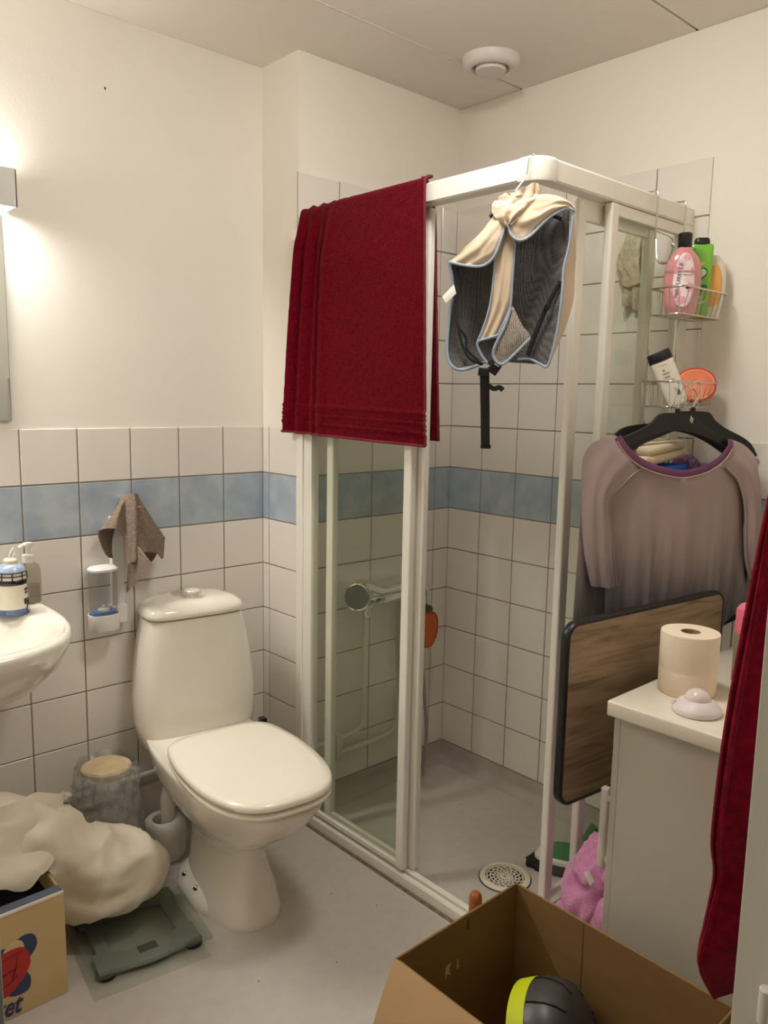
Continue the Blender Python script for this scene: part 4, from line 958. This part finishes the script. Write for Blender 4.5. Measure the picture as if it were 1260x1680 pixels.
for z, wd in ((.107, .018), (.086, .024), (.083, .020), (.077, .014), (.074, .016), (.066, .030), (.062, .026)): lab(wt, wtf, 'print_line', 'print_soft', [(-.004-wd/2, z+.0007), (-.004+wd/2, z+.0007), (-.004+wd/2, z-.0007), (-.004-wd/2, z-.0007)], 14, .0192, n=8)
lab(wt, wtf, 'print_mark', 'print_soft', [(-.008, .096), (-.002, .096), (-.002, .091), (-.008, .091)], 14, .0192, n=12)
for k in range(5): lab(wt, wtf, 'bar_code', 'text_dark', [(.006+k*.0018, .036), (.007+k*.0018, .036), (.007+k*.0018, .022), (.006+k*.0018, .022)], 14, .0194, n=6)
# coral oval brush/dish
co = Vector((-.090, -.962, 1.4155)); CN = Vector((-.76, -.58, .28)).normalized(); CRt = Vector((.61, -.79, 0)).normalized(); CU = CN.cross(CRt) if CN.cross(CRt).z > 0 else CRt.cross(CN)
cs = thing('coral_bath_sponge', 'coral orange oval bath sponge with red rim in the lower basket', 'sponge', co-Vector((0, 0, .045)))
def cor(sx_, sz_, dep): return [co+CRt*p.x+CU*p.y+CN*dep for p in sell(0, 0, sx_, sz_, 2.2, 44)]
G().rings([cor(.040, .034, -.018), cor(.050, .044, -.012), cor(.053, .047, 0), cor(.052, .046, .008), cor(.049, .043, .010), cor(.048, .042, .006)]).build('rim', 'coral_rim', cs)
G().rings([cor(.0485, .0425, .004), cor(.0475, .0415, .0095), cor(.043, .037, .010)], True, False).build('inner_ring', 'coral_light', cs)
G().rings([cor(.0435, .0375, .008), cor(.042, .036, .0110), cor(.02, .017, .0125)]).build('face', 'coral', cs)
# pale washcloth hanging inside the shower on the tiled right wall
pw = thing('pale_washcloth', 'beige terry washcloth hanging on the shower wall behind the glass', 'washcloth', (-.02, -.715, 1.63))
G().lathe([(.006, 0), (.006, .035), (.008, .04), (0, .042)], (-.001, -.715, 1.838), 12, axis='x', mat=Matrix.Rotation(PI, 3, 'Z'), cap1=False).build('peg', 'chrome', pw)
def pwo(u, v): return Vector((-.018*math.sin(v*PI)*(.6+.4*math.sin(u*15))-.008*nz((u*6, v*6, 2), 1)-.010*math.sin(u*20)*v, 0, .006*math.sin(u*14)*v))
G().sheet([(-.012, -.690, 1.832), (-.034, -.700, 1.846), (-.044, -.716, 1.850), (-.034, -.735, 1.842), (-.012, -.742, 1.828)], [(-.008, -.674, 1.720), (-.020, -.688, 1.660), (-.026, -.712, 1.640), (-.020, -.738, 1.632), (-.008, -.766, 1.640)], 50, 36, pwo, .004).build('cloth', 'beige_terry', pw)
def pwo2(u, v): return Vector((-.030-.012*math.sin(v*PI)-.006*nz((u*6, v*6, 9), 1), 0, 0))
G().sheet([(-.012, -.700, 1.835), (-.016, -.72, 1.842), (-.012, -.745, 1.825)], [(-.010, -.676, 1.735), (-.016, -.712, 1.695), (-.010, -.756, 1.705)], 40, 26, pwo2, .004).build('cloth_fold', 'beige_terry', pw)
G().tube(cr([(-.024, -.702, 1.650), (-.03, -.698, 1.625), (-.026, -.700, 1.600)], 10), .0012, 6).build('thread', 'beige_terry', pw)

# ================================================================== SHIRT AND HANGERS
HO = Vector((-.282, -1.022, 0)); HR = Vector((.927, -.375, 0)).normalized(); HN = Vector((-.375, -.927, 0)).normalized()
def hp_(s_, z, dep=0): return HO+HR*s_+HN*dep+Vector((0, 0, z))
def hanger(name, label, o, rr, nn, dz=0.0, logo=False, hook_side=1, ln=1.0, zslope=0.0):
    P = lambda s_, z, dep=0: o+rr*s_*ln+nn*dep+Vector((0, 0, z+dz+zslope*s_))
    root = thing(name, label, 'hanger', P(0, 1.33), 'black hangers on the caddy')
    top = [(-.225, 1.232), (-.20, 1.262), (-.165, 1.281), (-.108, 1.302), (-.072, 1.322), (-.055, 1.338), (-.040, 1.343), (0, 1.344), (.040, 1.343), (.055, 1.338), (.072, 1.322), (.108, 1.302), (.165, 1.281), (.20, 1.262), (.225, 1.232)]
    bot = [(.214, 1.226), (.19, 1.246), (.155, 1.262), (.10, 1.281), (.05, 1.296), (0, 1.301), (-.05, 1.296), (-.10, 1.281), (-.155, 1.262), (-.19, 1.246), (-.214, 1.226)]
    A = cr([P(a, b, -.006) for a, b in top], 45); B = cr([P(a, b, -.006) for a, b in bot[::-1]], 45)
    q = G(); q.rings([A, [p+nn*.012 for p in A], [p+nn*.012 for p in B], B, A], False, False, closed=False)
    for i_ in (0, -1): q.faces([A[i_], A[i_]+nn*.012, B[i_]+nn*.012, B[i_]], [(0, 1, 2, 3)])
    bd = q.build('body', 'hanger_black', root, angle=35)
    G().lathe([(.006, 0), (.006, .010), (.003, .013)], P(0, 1.342), 12).build('neck', 'hanger_black', root)
    HKP = [P(0, 1.345), P(0, 1.362)]
    for i in range(13):
        a = -.35*PI+1.30*PI*i/12; HKP.append(P(.004+.018*math.cos(a)*hook_side, 1.398+.020*math.sin(a)))
    G().tube(cr(HKP, 40), .0017, 8).build('hook', 'chrome', root)
    if logo:
        for k in range(3): G().tube([P(.034+k*.003, 1.325-k*.003, .0065), P(.037+k*.003, 1.337-k*.003, .0065)], .0008, 6).build('logo_stroke', 'cap_cream', bd)
    return root
hanger('clothes_hanger', 'black plastic hanger carrying the grey ombre shirt', HO+HR*-.005, HR, HN, 0, True)
h2 = Vector((-.188, -1.010, 0)); a2 = math.radians(28)
hanger('clothes_hanger', 'black hanger right behind the shirt, its arm tip above the shirt shoulder', h2, Vector((math.cos(a2), -math.sin(a2), 0)), Vector((-math.sin(a2), -math.cos(a2), 0)), .004, False, 1, .88)
h3 = Vector((-.165, -.988, 0)); a3 = math.radians(38)
hanger('clothes_hanger', 'rearmost black hanger, its lower arm tip nearest the wall', h3, Vector((math.cos(a3), -math.sin(a3), 0)), Vector((-math.sin(a3), -math.cos(a3), 0)), -.012, False, 1, .90, -.24)
st = thing('ombre_shirt', 'grey purple ombre long-sleeved top with purple neckband on a hanger', 'shirt', hp_(0, .8))
def hsheet(name, mat, L, R_, nu=40, nv=30, dep=0.0, fn=None, thick=.0014, parent=None):
    f = lambda P: [hp_(p[0], p[1], dep+(p[2] if len(p) > 2 else 0)) for p in P]
    return G().sheet(f(L), f(R_), nu, nv, (lambda u, v: HN*fn(u, v)) if fn else None, thick).build(name, mat, parent or st, angle=80)
# front body: top curve (raglan, neckline, raglan) to hem
topc = [(-.211, 1.132, .004), (-.170, 1.176, .010), (-.126, 1.211, .014), (-.082, 1.200, .020), (-.011, 1.189, .024), (.068, 1.199, .020), (.129, 1.211, .014), (.182, 1.169, .010), (.222, 1.098, -.004)]
botc = [(-.195, .80, .010), (-.15, .80, .012), (-.10, .80, .016), (-.05, .80, .02), (0, .80, .02), (.06, .795, .02), (.11, .79, .016), (.17, .785, .012), (.25, .84, .0)]
def bodyf(u, v): return v*(.008*math.sin(u*26+1.5*math.sin(v*3))+.004*math.sin(u*57+2))*min(1, v*3)+.012*math.sin(PI*u)*math.sin(PI*min(v, 1))
hsheet('front', 'ombre_jersey', topc, botc, 90, 50, .004, bodyf)
# back panel
hsheet('back', 'ombre_jersey', [(-.262, 1.245, -.008), (-.20, 1.20, -.008), (-.10, 1.175, -.006), (0, 1.165, -.004), (.10, 1.175, -.006), (.19, 1.20, -.008), (.255, 1.23, -.008)], [(-.268, .84, -.010), (-.20, .82, -.012), (-.10, .80, -.014), (0, .80, -.014), (.10, .80, -.014), (.17, .80, -.012), (.23, .86, -.010)], 60, 30, 0, lambda u, v: .006*math.sin(u*30)*v)
slL = hsheet('sleeve', 'ombre_jersey', [(-.190, 1.290, .0), (-.225, 1.281, .0), (-.254, 1.268, -.002), (-.274, 1.229, -.004), (-.272, 1.16, -.002), (-.268, 1.09, .0), (-.256, 1.0, .004), (-.236, .927, .006)], [(-.188, 1.288, .004), (-.150, 1.235, .016), (-.126, 1.211, .018), (-.170, 1.176, .018), (-.209, 1.132, .018), (-.197, 1.042, .020), (-.183, .965, .020), (-.175, .926, .020)], 60, 30, .006, lambda u, v: .022*math.sin(PI*v)*min(1, u*2)+.004*math.sin(v*18+u*6)*u)
slR = hsheet('sleeve', 'ombre_jersey', [(.158, 1.279, .004), (.124, 1.226, .016), (.131, 1.211, .018), (.179, 1.169, .018), (.206, 1.10, .018), (.215, 1.00, .020), (.236, .93, .020), (.268, .881, .018)], [(.160, 1.280, .0), (.20, 1.268, .0), (.232, 1.25, -.002), (.256, 1.225, -.004), (.272, 1.152, -.002), (.283, 1.06, .0), (.290, .988, .002), (.298, .879, .004)], 60, 30, .006, lambda u, v: .022*math.sin(PI*v)*min(1, u*2)+.004*math.sin(v*16+u*5)*u)
def hl_(name, mat, P, rad, flat=1.0, dep=0, n=50, up=None): return G().tube(cr([hp_(p[0], p[1], dep+(p[2] if len(p) > 2 else 0)) for p in P], n), rad, 8, flat=flat, up=up).build(name, mat, st)
neck = [(-.186, 1.286, .006), (-.165, 1.255, .014), (-.130, 1.228, .020), (-.078, 1.2085, .026), (-.010, 1.198, .032), (.062, 1.2085, .026), (.113, 1.231, .020), (.145, 1.260, .014), (.153, 1.278, .006)]
hl_('neckband', 'collar_purple', neck, .0095, .22, .008, 60, HN)
hl_('neck_seam', 'seam_thread', [(a*1.02, b-.010, c) for a, b, c in neck], .0020, 1, .010)
hl_('raglan_seam', 'seam_thread', [(-.126, 1.211, .020), (-.150, 1.195, .020), (-.172, 1.176, .020), (-.209, 1.132, .020), (-.199, 1.042, .024), (-.185, .965, .024), (-.176, .928, .024)], .0016, 1, .008)
hl_('raglan_seam', 'seam_thread', [(.131, 1.211, .020), (.150, 1.197, .020), (.179, 1.169, .020), (.206, 1.10, .020), (.215, 1.00, .022), (.236, .93, .022), (.268, .884, .02)], .0016, 1, .008)
g = G(); g.box((-.009, -.0006, -.004), (.009, .0006, .004), 0, mat=Matrix((HR, -HN, Vector((0, 0, 1)))).transposed())
for v in g.bm.verts: v.co += hp_(-.012, 1.183, .046)
g.build('neck_tag', 'seam_thread', st, smooth=False)
# dark garment behind it on the second hanger
dg_ = thing('dark_garment', 'black garment hanging behind the grey shirt', 'garment', hp_(0, .76, -.05))
def dgs(L, R_, fn=None): return G().sheet([hp_(*p) for p in L], [hp_(*p) for p in R_], 40, 30, (lambda u, v: HN*fn(u, v)) if fn else None, .0015).build('fabric', 'dark_cloth', dg_, angle=80)
dgs([(-.205, 1.06, -.036), (-.10, 1.08, -.046), (0, 1.085, -.05), (.12, 1.08, -.046), (.25, 1.05, -.036)], [(-.235, .76, -.040), (-.11, .75, -.05), (0, .75, -.054), (.14, .75, -.048), (.33, .80, -.036)], lambda u, v: .008*math.sin(u*33)*v)
# things in the lowest caddy basket, seen through the neck opening
ct = thing('folded_cream_towel', 'folded cream towel seen through the neck of the shirt', 'towel', (-.20, -.945, 1.104))
for k, (zc_, hx) in enumerate(((1.231, .092), (1.255, .084))):
    G().box((-.245-hx, -.985, zc_-.012), (-.245+hx, -.905, zc_+.012), .011, 4, mat=Matrix.Rotation(-.10, 3, 'Y')).build('fold', 'cream_cloth', ct)
bt = thing('folded_blue_cloth', 'bright blue folded cloth under the cream towel behind the shirt', 'cloth', (-.20, -.95, 1.104))
for k, (z0, z1) in enumerate(((1.104, 1.140), (1.140, 1.176), (1.176, 1.210))):
    G().box((-.262, -.992, z0), (-.148, -.905, z1), .012, 3).build('fold', 'blue_cloth', bt)
def pouf(name, label, c_, rad, mat):
    root = thing(name, label, 'bath pouf', Vector(c_)-Vector((0, 0, rad)))
    q = bmesh.new(); bmesh.ops.create_icosphere(q, subdivisions=4, radius=1)
    for v in q.verts:
        dvec = v.co.normalized(); v.co = Vector(c_)+dvec*rad*(1+.22*(1-2*abs(nz(dvec*2+Vector((rad*50, 0, 0)), 3.4))))
    o_ = G(); o_.add(q); o_.build('netting', mat, root, angle=80)
    G().tube(cr([Vector(c_)+Vector((0, 0, rad*.9)), Vector(c_)+Vector((-.006, 0, rad+.03)), Vector(c_)+Vector((-.012, .01, rad+.055))], 10), .0016, 6).build('cord', 'tag_white', root)
pouf('purple_bath_pouf', 'purple net bath pouf behind the shirt neckline', (-.102, -.958, 1.192), .034, 'purple_net')
pouf('teal_bath_pouf', 'pale teal net bath pouf beside the purple pouf', (-.042, -.985, 1.180), .025, 'teal_net')

# ================================================================== FOLDING TABLE TOP
ta = thing('folding_table', 'small folding table with oak top and black rim tipped upright', 'table', (-.5, -1.10, 0))
tl0 = Vector((-.785, -1.066, 0)); tr0 = Vector((-.212, -1.132, 0)); te = (tr0-tl0).normalized(); tn = Vector((te.y, -te.x, 0)); tn = tn if tn.y < 0 else -tn
TWD = (tr0-tl0).length; TZ0, TZ1 = .504, .912
def tp(s_, z, dep): return tl0+te*s_+tn*dep+Vector((0, 0, z))
def trr(ins, rad, dep, n=8):
    P = []; x0, x1, y0, y1 = ins, TWD-ins, TZ0+ins, TZ1-ins
    for cx_, cy_, a0 in ((x1-rad, y1-rad, 0), (x0+rad, y1-rad, PI/2), (x0+rad, y0+rad, PI), (x1-rad, y0+rad, 1.5*PI)):
        for i in range(n+1): P.append(tp(cx_+rad*math.cos(a0+PI/2*i/n), cy_+rad*math.sin(a0+PI/2*i/n), dep))
    return P
G().rings([trr(.002, .034, -.010), trr(0, .036, -.008), trr(0, .036, .008), trr(.002, .034, .010), trr(.008, .028, .010), trr(.009, .027, .0085)]).build('rim', 'black_plastic', ta, angle=50)
G().rings([trr(.0085, .0275, .0), trr(.0085, .0275, .009)]).build('table_top', 'oak_laminate', ta, smooth=False)
G().tube([tp(.47, .012, -.03), tp(.47, .60, -.03)], .014, 12).build('post', 'white_alu', ta)
G().box((-.345, -1.13, .0), (-.22, -1.05, .024), .006).build('foot', 'white_alu', ta, smooth=False)
G().box((-.36, -1.098, .58), (-.28, -1.075, .70), .003).build('bracket', 'black_plastic', ta, smooth=False)

# ================================================================== CABINET
kx0, ky0 = -.712, -1.166
kb = thing('cabinet', 'low white cabinet with thick white worktop beside the door frame', 'cabinet', (-.42, -1.38, 0))
G().box((kx0, YD+.003, .0), (-.14, ky0, .727), .001, 1).build('body', 'cabinet_white', kb, smooth=False)
kd = G().box((kx0+.003, ky0+.001, .06), (-.143, ky0+.018, .722), .002, 1).build('door', 'cabinet_white', kb, smooth=False)
G().box((kx0+.008, ky0+.026, .362), (kx0+.026, ky0+.044, .548), .005, 3).build('handle', 'white_gloss', kd)
for z in (.385, .525): G().box((kx0+.012, ky0+.017, z-.006), (kx0+.022, ky0+.030, z+.006), .001, 1).build('handle_post', 'white_gloss', kd, smooth=False)
G().box((kx0-.030, YD+.003, .727), (-.11, ky0+.018, .760), .0045, 3).build('worktop', 'worktop_white', kb)
WZ = .7605
# kitchen-sized toilet roll
rp = Vector((-.562, -1.228, WZ))
ro = thing('paper_roll', 'thick cream toilet paper roll standing on the cabinet', 'toilet roll', rp)
G().lathe([(.0575, .0), (.0590, .002), (.0595, .050), (.0590, .052), (.0595, .054), (.0600, .128), (.0590, .1305), (.021, .1305), (.020, .128), (.020, .0)], rp, 48, cap0=False, cap1=False).build('paper', 'paper_roll', ro)
G().lathe([(.0205, .001), (.0205, .1300), (.019, .1300), (.019, .001)], rp, 32, cap0=False, cap1=False).build('core', 'paper_core', ro)
sp_ = Vector((-.660, -1.300, WZ))
se = thing('motion_sensor_light', 'white round puck light with domed sensor in front of the paper roll', 'night light', sp_)
G().lathe([(.0, .0), (.044, .0), (.047, .003), (.047, .010), (.045, .013), (.036, .022), (.0275, .0275), (.0255, .0275)], sp_, 44, cap0=False, cap1=False).build('housing', 'sensor_white', se)
G().lathe([(.0262, .026), (.0245, .034), (.018, .042), (.009, .0465), (.0, .0475)], sp_, 32, cap0=False, cap1=False).build('dome', 'sensor_dome', se)
G().lathe([(.006, .010), (.006, .018), (.004, .021), (.0, .0215)], sp_+Vector((-.022, .036, 0)), 14, cap1=False).build('button', 'sensor_dome', se)
# pink capped bottle with bow, grey folded cloths, dark packet on the cabinet
pp0 = Vector((-.408, -1.293, WZ))
pl = thing('pink_capped_bottle', 'olive bottle with pink faceted cap and small pink bow behind the red towel', 'bottle', pp0)
G().lathe([(.034, 0), (.036, .003), (.036, .108), (.034, .110)], pp0, 6).build('body', 'olive_box', pl, smooth=False)
G().lathe([(.035, .110), (.036, .112), (.036, .165), (.028, .176), (.0, .180)], pp0, 6, cap1=False).build('cap', 'pink_plastic', pl, smooth=False)
for dz in (-.008, .008):
    q = bmesh.new(); bmesh.ops.create_icosphere(q, subdivisions=2, radius=.008); 
    for v in q.verts: v.co = pp0+Vector((-.028, -.018, .082+dz))+Vector((v.co.x*.8, v.co.y*.8, v.co.z*.9))
    o_ = G(); o_.add(q); o_.build('bow', 'pink_pale', pl)
gs = thing('folded_grey_cloths', 'stack of folded grey cloths at the back of the cabinet', 'cloths', (-.20, -1.24, WZ))
for k in range(6): G().box((-.265+.006*(k % 2), -1.32, WZ+.022*k), (-.125, -1.20, WZ+.022*(k+1)-.001), .010, 3).build('fold', 'grey_cloth', gs)
pkp = thing('dark_plastic_packet', 'crumpled dark plastic packet behind the paper roll', 'packet', (-.47, -1.185, WZ))
G().sheet([(-.572, -1.160, WZ+.046), (-.535, -1.158, WZ+.058), (-.48, -1.165, WZ+.048), (-.43, -1.19, WZ+.062)], [(-.545, -1.168, WZ+.010), (-.505, -1.172, WZ+.002), (-.46, -1.175, WZ+.002), (-.42, -1.195, WZ+.002)], 30, 14, lambda u, v: Vector((.004*nz((u*9, v*7, 0), 1), .012*nz((u*7, v*7, 3), 1)-.008, .004*nz((u*9, v*7, 6), 1))), .004).build('film', 'grey_plastic_packet', pkp, angle=25)

# ================================================================== PINK TOWEL ON FLOOR
pkt = thing('pink_towel', 'pink terry towel heaped on the floor beside the cabinet', 'towel', (-.50, -1.0, 0))
R = []; m = 64
for i in range(30):
    t = i/29; z = .255*math.sin(t*PI/2); rr = (1-t**2.2)**.5 if t < 1 else 0.001
    ring = []
    for j in range(m):
        a = 2*PI*j/m; cx_ = -.478+.05*t; cy_ = -1.00
        k_ = 1+.16*(1-2*abs(nz((math.cos(a)*1.6+3, math.sin(a)*1.6, t*3.2), 1.6)))+.08*math.sin(7*t*PI+2*a)
        ring.append(Vector((cx_+.115*max(rr, .02)*k_*math.cos(a), cy_+.085*max(rr, .02)*k_*math.sin(a), z+.02*nz((math.cos(a)*2, math.sin(a)*2, t*4), 1.5)*min(1, t*4)+.001)))
    R.append(ring)
G().rings(R).build('terry_heap', 'pink_terry', pkt, angle=80)
def rollp(P, rad, nm='fold'): G().tube(cr(P, 26), [rad*(.6+.4*math.sin(PI*min(1, max(0, i/25)))) for i in range(26)], 16).build(nm, 'pink_terry', pkt, angle=80)
rollp([(-.560, -1.05, .10), (-.535, -1.07, .150), (-.49, -1.08, .165), (-.43, -1.08, .15)], .038)
rollp([(-.525, -1.04, .20), (-.485, -1.07, .222), (-.43, -1.075, .21)], .034)
rollp([(-.585, -1.04, .02), (-.575, -1.07, .06), (-.54, -1.085, .085), (-.48, -1.09, .08)], .036)
G().sheet([(-.548, -1.02, .222), (-.547, -1.028, .212), (-.546, -1.036, .202)], [(-.600, -1.03, .258), (-.601, -1.04, .248), (-.602, -1.05, .236)], 6, 10, lambda u, v: Vector((0, 0, .012*math.sin(v*PI))), .0008).build('care_tag', 'tag_white', pkt)

# ================================================================== RED TOWEL BY THE DOOR FRAME
rr_ = thing('hanging_red_towel', 'dark red velour towel hanging beside the white door frame', 'towel', (-.93, -1.50, .38))
G().lathe([(.008, 0), (.008, .05), (.012, .055), (0, .06)], (-.90, YD, 1.42), 14, axis='y', mat=Matrix.Rotation(PI, 3, 'Z'), cap1=False).build('hook', 'chrome', rr_)
lc = [(-.895, -1.535, 1.415), (-.905, -1.515, 1.33), (-.918, -1.505, 1.22), (-.952, -1.50, 1.05), (-.990, -1.50, .88), (-1.004, -1.50, .715), (-.985, -1.50, .64), (-1.006, -1.50, .56), (-1.013, -1.50, .50), (-.940, -1.50, .405)]
rc = [(-.885, -1.545, 1.415), (-.86, -1.545, 1.33), (-.84, -1.545, 1.22), (-.80, -1.545, 1.05), (-.78, -1.545, .88), (-.77, -1.545, .715), (-.77, -1.545, .64), (-.77, -1.545, .56), (-.77, -1.545, .50), (-.78, -1.545, .42)]
def rfo(u, v): return Vector((0, -.012*math.sin(v*13+u*3)*min(1, u*3), 0))+Vector((-.010*math.sin(v*9)*u*(v > .02), 0, .03*math.sin(v*5)*u*u*(v > .02)))
G().sheet(lc, rc, 80, 40, rfo, .006).build('cloth', 'red_velour', rr_, angle=80)
rb = [(p[0], p[1]-.0, p[2]) for p in lc]; rbb = [(p[0]+.13, YD+.025, p[2]+.02) for p in lc]
G().sheet(rb, rbb, 60, 14, lambda u, v: Vector((.006*math.sin(u*20+v*4)*v, 0, 0)), .005).build('cloth_rear', 'red_velour', rr_, angle=80)

# ================================================================== OPEN CARDBOARD BOX
qx0, qx1, qy0, qy1, qz = -1.222, -.865, -1.505, -1.032, .35
qb = thing('cardboard_box', 'large open brown cardboard box on the floor in the foreground', 'box', (-1.04, -1.27, 0))
t2 = .005
for nm, lo, hi in (('far_panel', (qx0, qy1-t2, .002), (qx1, qy1, qz)), ('side_panel', (qx1-t2, qy0, .002), (qx1, qy1-t2, qz)), ('side_panel', (qx0, qy0, .002), (qx0+t2, qy1-t2-.004, qz)), ('near_panel', (qx0+t2, qy0, .002), (qx1-t2, qy0+t2, qz)), ('bottom_panel', (qx0+t2, qy0+t2, .001), (qx1-t2, qy1-t2, .007))):
    G().box(lo, hi, .0015, 1).build(nm, 'cardboard', qb, smooth=False)
G().sheet([(qx0-.001, qy1-.006, qz+.002), (qx0-.001, -1.27, qz+.002), (qx0-.001, qy0, qz+.002)], [(qx0-.075, qy1-.008, qz-.21), (qx0-.080, -1.27, qz-.21), (qx0-.075, qy0, qz-.21)], 6, 8, lambda u, v: Vector((-.014*math.sin(v*PI), 0, 0)), .005).build('side_flap', 'cardboard_out', qb)
for P in ([(.135, .262), (.150, .268), (.146, .252), (.152, .24), (.140, .246), (.136, .236)], [(.168, .266), (.174, .262), (.172, .25), (.178, .246), (.168, .244)]):
    G().prism([(qx0+a, qy1-t2-.0006, b) for a, b in P], (0, 1, 0), .0008).build('torn_patch', 'cardboard_torn', qb, smooth=False)
G().box((qx0+.196, qy1-t2-.0008, .318), (qx0+.199, qy1-t2+.001, .338)).build('slit', 'box_dark', qb, smooth=False)
G().box((qx1-t2-.0008, -1.205, .008), (qx1-t2+.001, -1.2035, qz-.004)).build('crease', 'cardboard_crease', qb, smooth=False)
# grey drum with yellow tape inside
dcn = Vector((-.985, -1.225, .162)); dax = Vector((.30, -.74, .36)).normalized(); dm = dax.to_track_quat('Z', 'Y').to_matrix()
dd_ = thing('taped_drum', 'dark grey rounded drum with neon yellow tape inside the cardboard box', 'drum', (-1.0, -1.235, .008))
G().lathe([(.0, -.050), (.102, -.048), (.112, -.042), (.1145, -.006)], dcn, 52, mat=dm, cap0=False, cap1=False).build('yellow_band', 'neon_yellow', dd_)
G().lathe([(.1135, -.010), (.113, .01), (.108, .03), (.098, .048), (.080, .062), (.05, .070), (.0, .073)], dcn, 52, mat=dm, cap0=False, cap1=False).build('shell', 'drum_grey', dd_)
for k in range(10):
    a = 2*PI*k/10; G().tube([dcn+dm @ Vector((rr2*math.cos(a), rr2*math.sin(a), h)) for rr2, h in ((.1145, -.004), (.114, .01), (.109, .03), (.099, .048), (.081, .063))], .0016, 6).build('rib', 'rubber_dark', dd_)
G().tube(cr([dcn+dm @ Vector((.1155*math.cos(a), .1155*math.sin(a), -.035)) for a in (2.3, 2.38, 2.46)], 8), .004, 8).build('tape_end', 'neon_yellow', dd_)
# wooden rod standing behind the box
wr_ = thing('wooden_rod', 'brown wooden rod with rounded end standing behind the cardboard box', 'rod', (-.895, -.948, 0))
G().lathe([(.0135, .001), (.0145, .003), (.0145, .280), (.013, .288), (.009, .2935), (.0, .296)], (-.893, -.945, 0), 20, cap1=False).build('shaft', 'wood_handle', wr_)
# small dark mark on the wall and debris
G().box((-1.185, YJ+.0030, 2.165), (-1.181, YJ+.0045, 2.172)).build('wall_mark', 'text_dark', wl, smooth=False)

for (x, y) in ((-1.33, -.62), (-1.46, -.66), (-1.02, -.62), (-.86, -.40), (-.35, -.20), (-.22, -.30), (-.80, -.52), (-1.20, -.55)):
    G().lathe([(.0022, .0), (.0016, .0012)], (x, y, 0), 6).build('speck', 'dirt', floor, smooth=False)
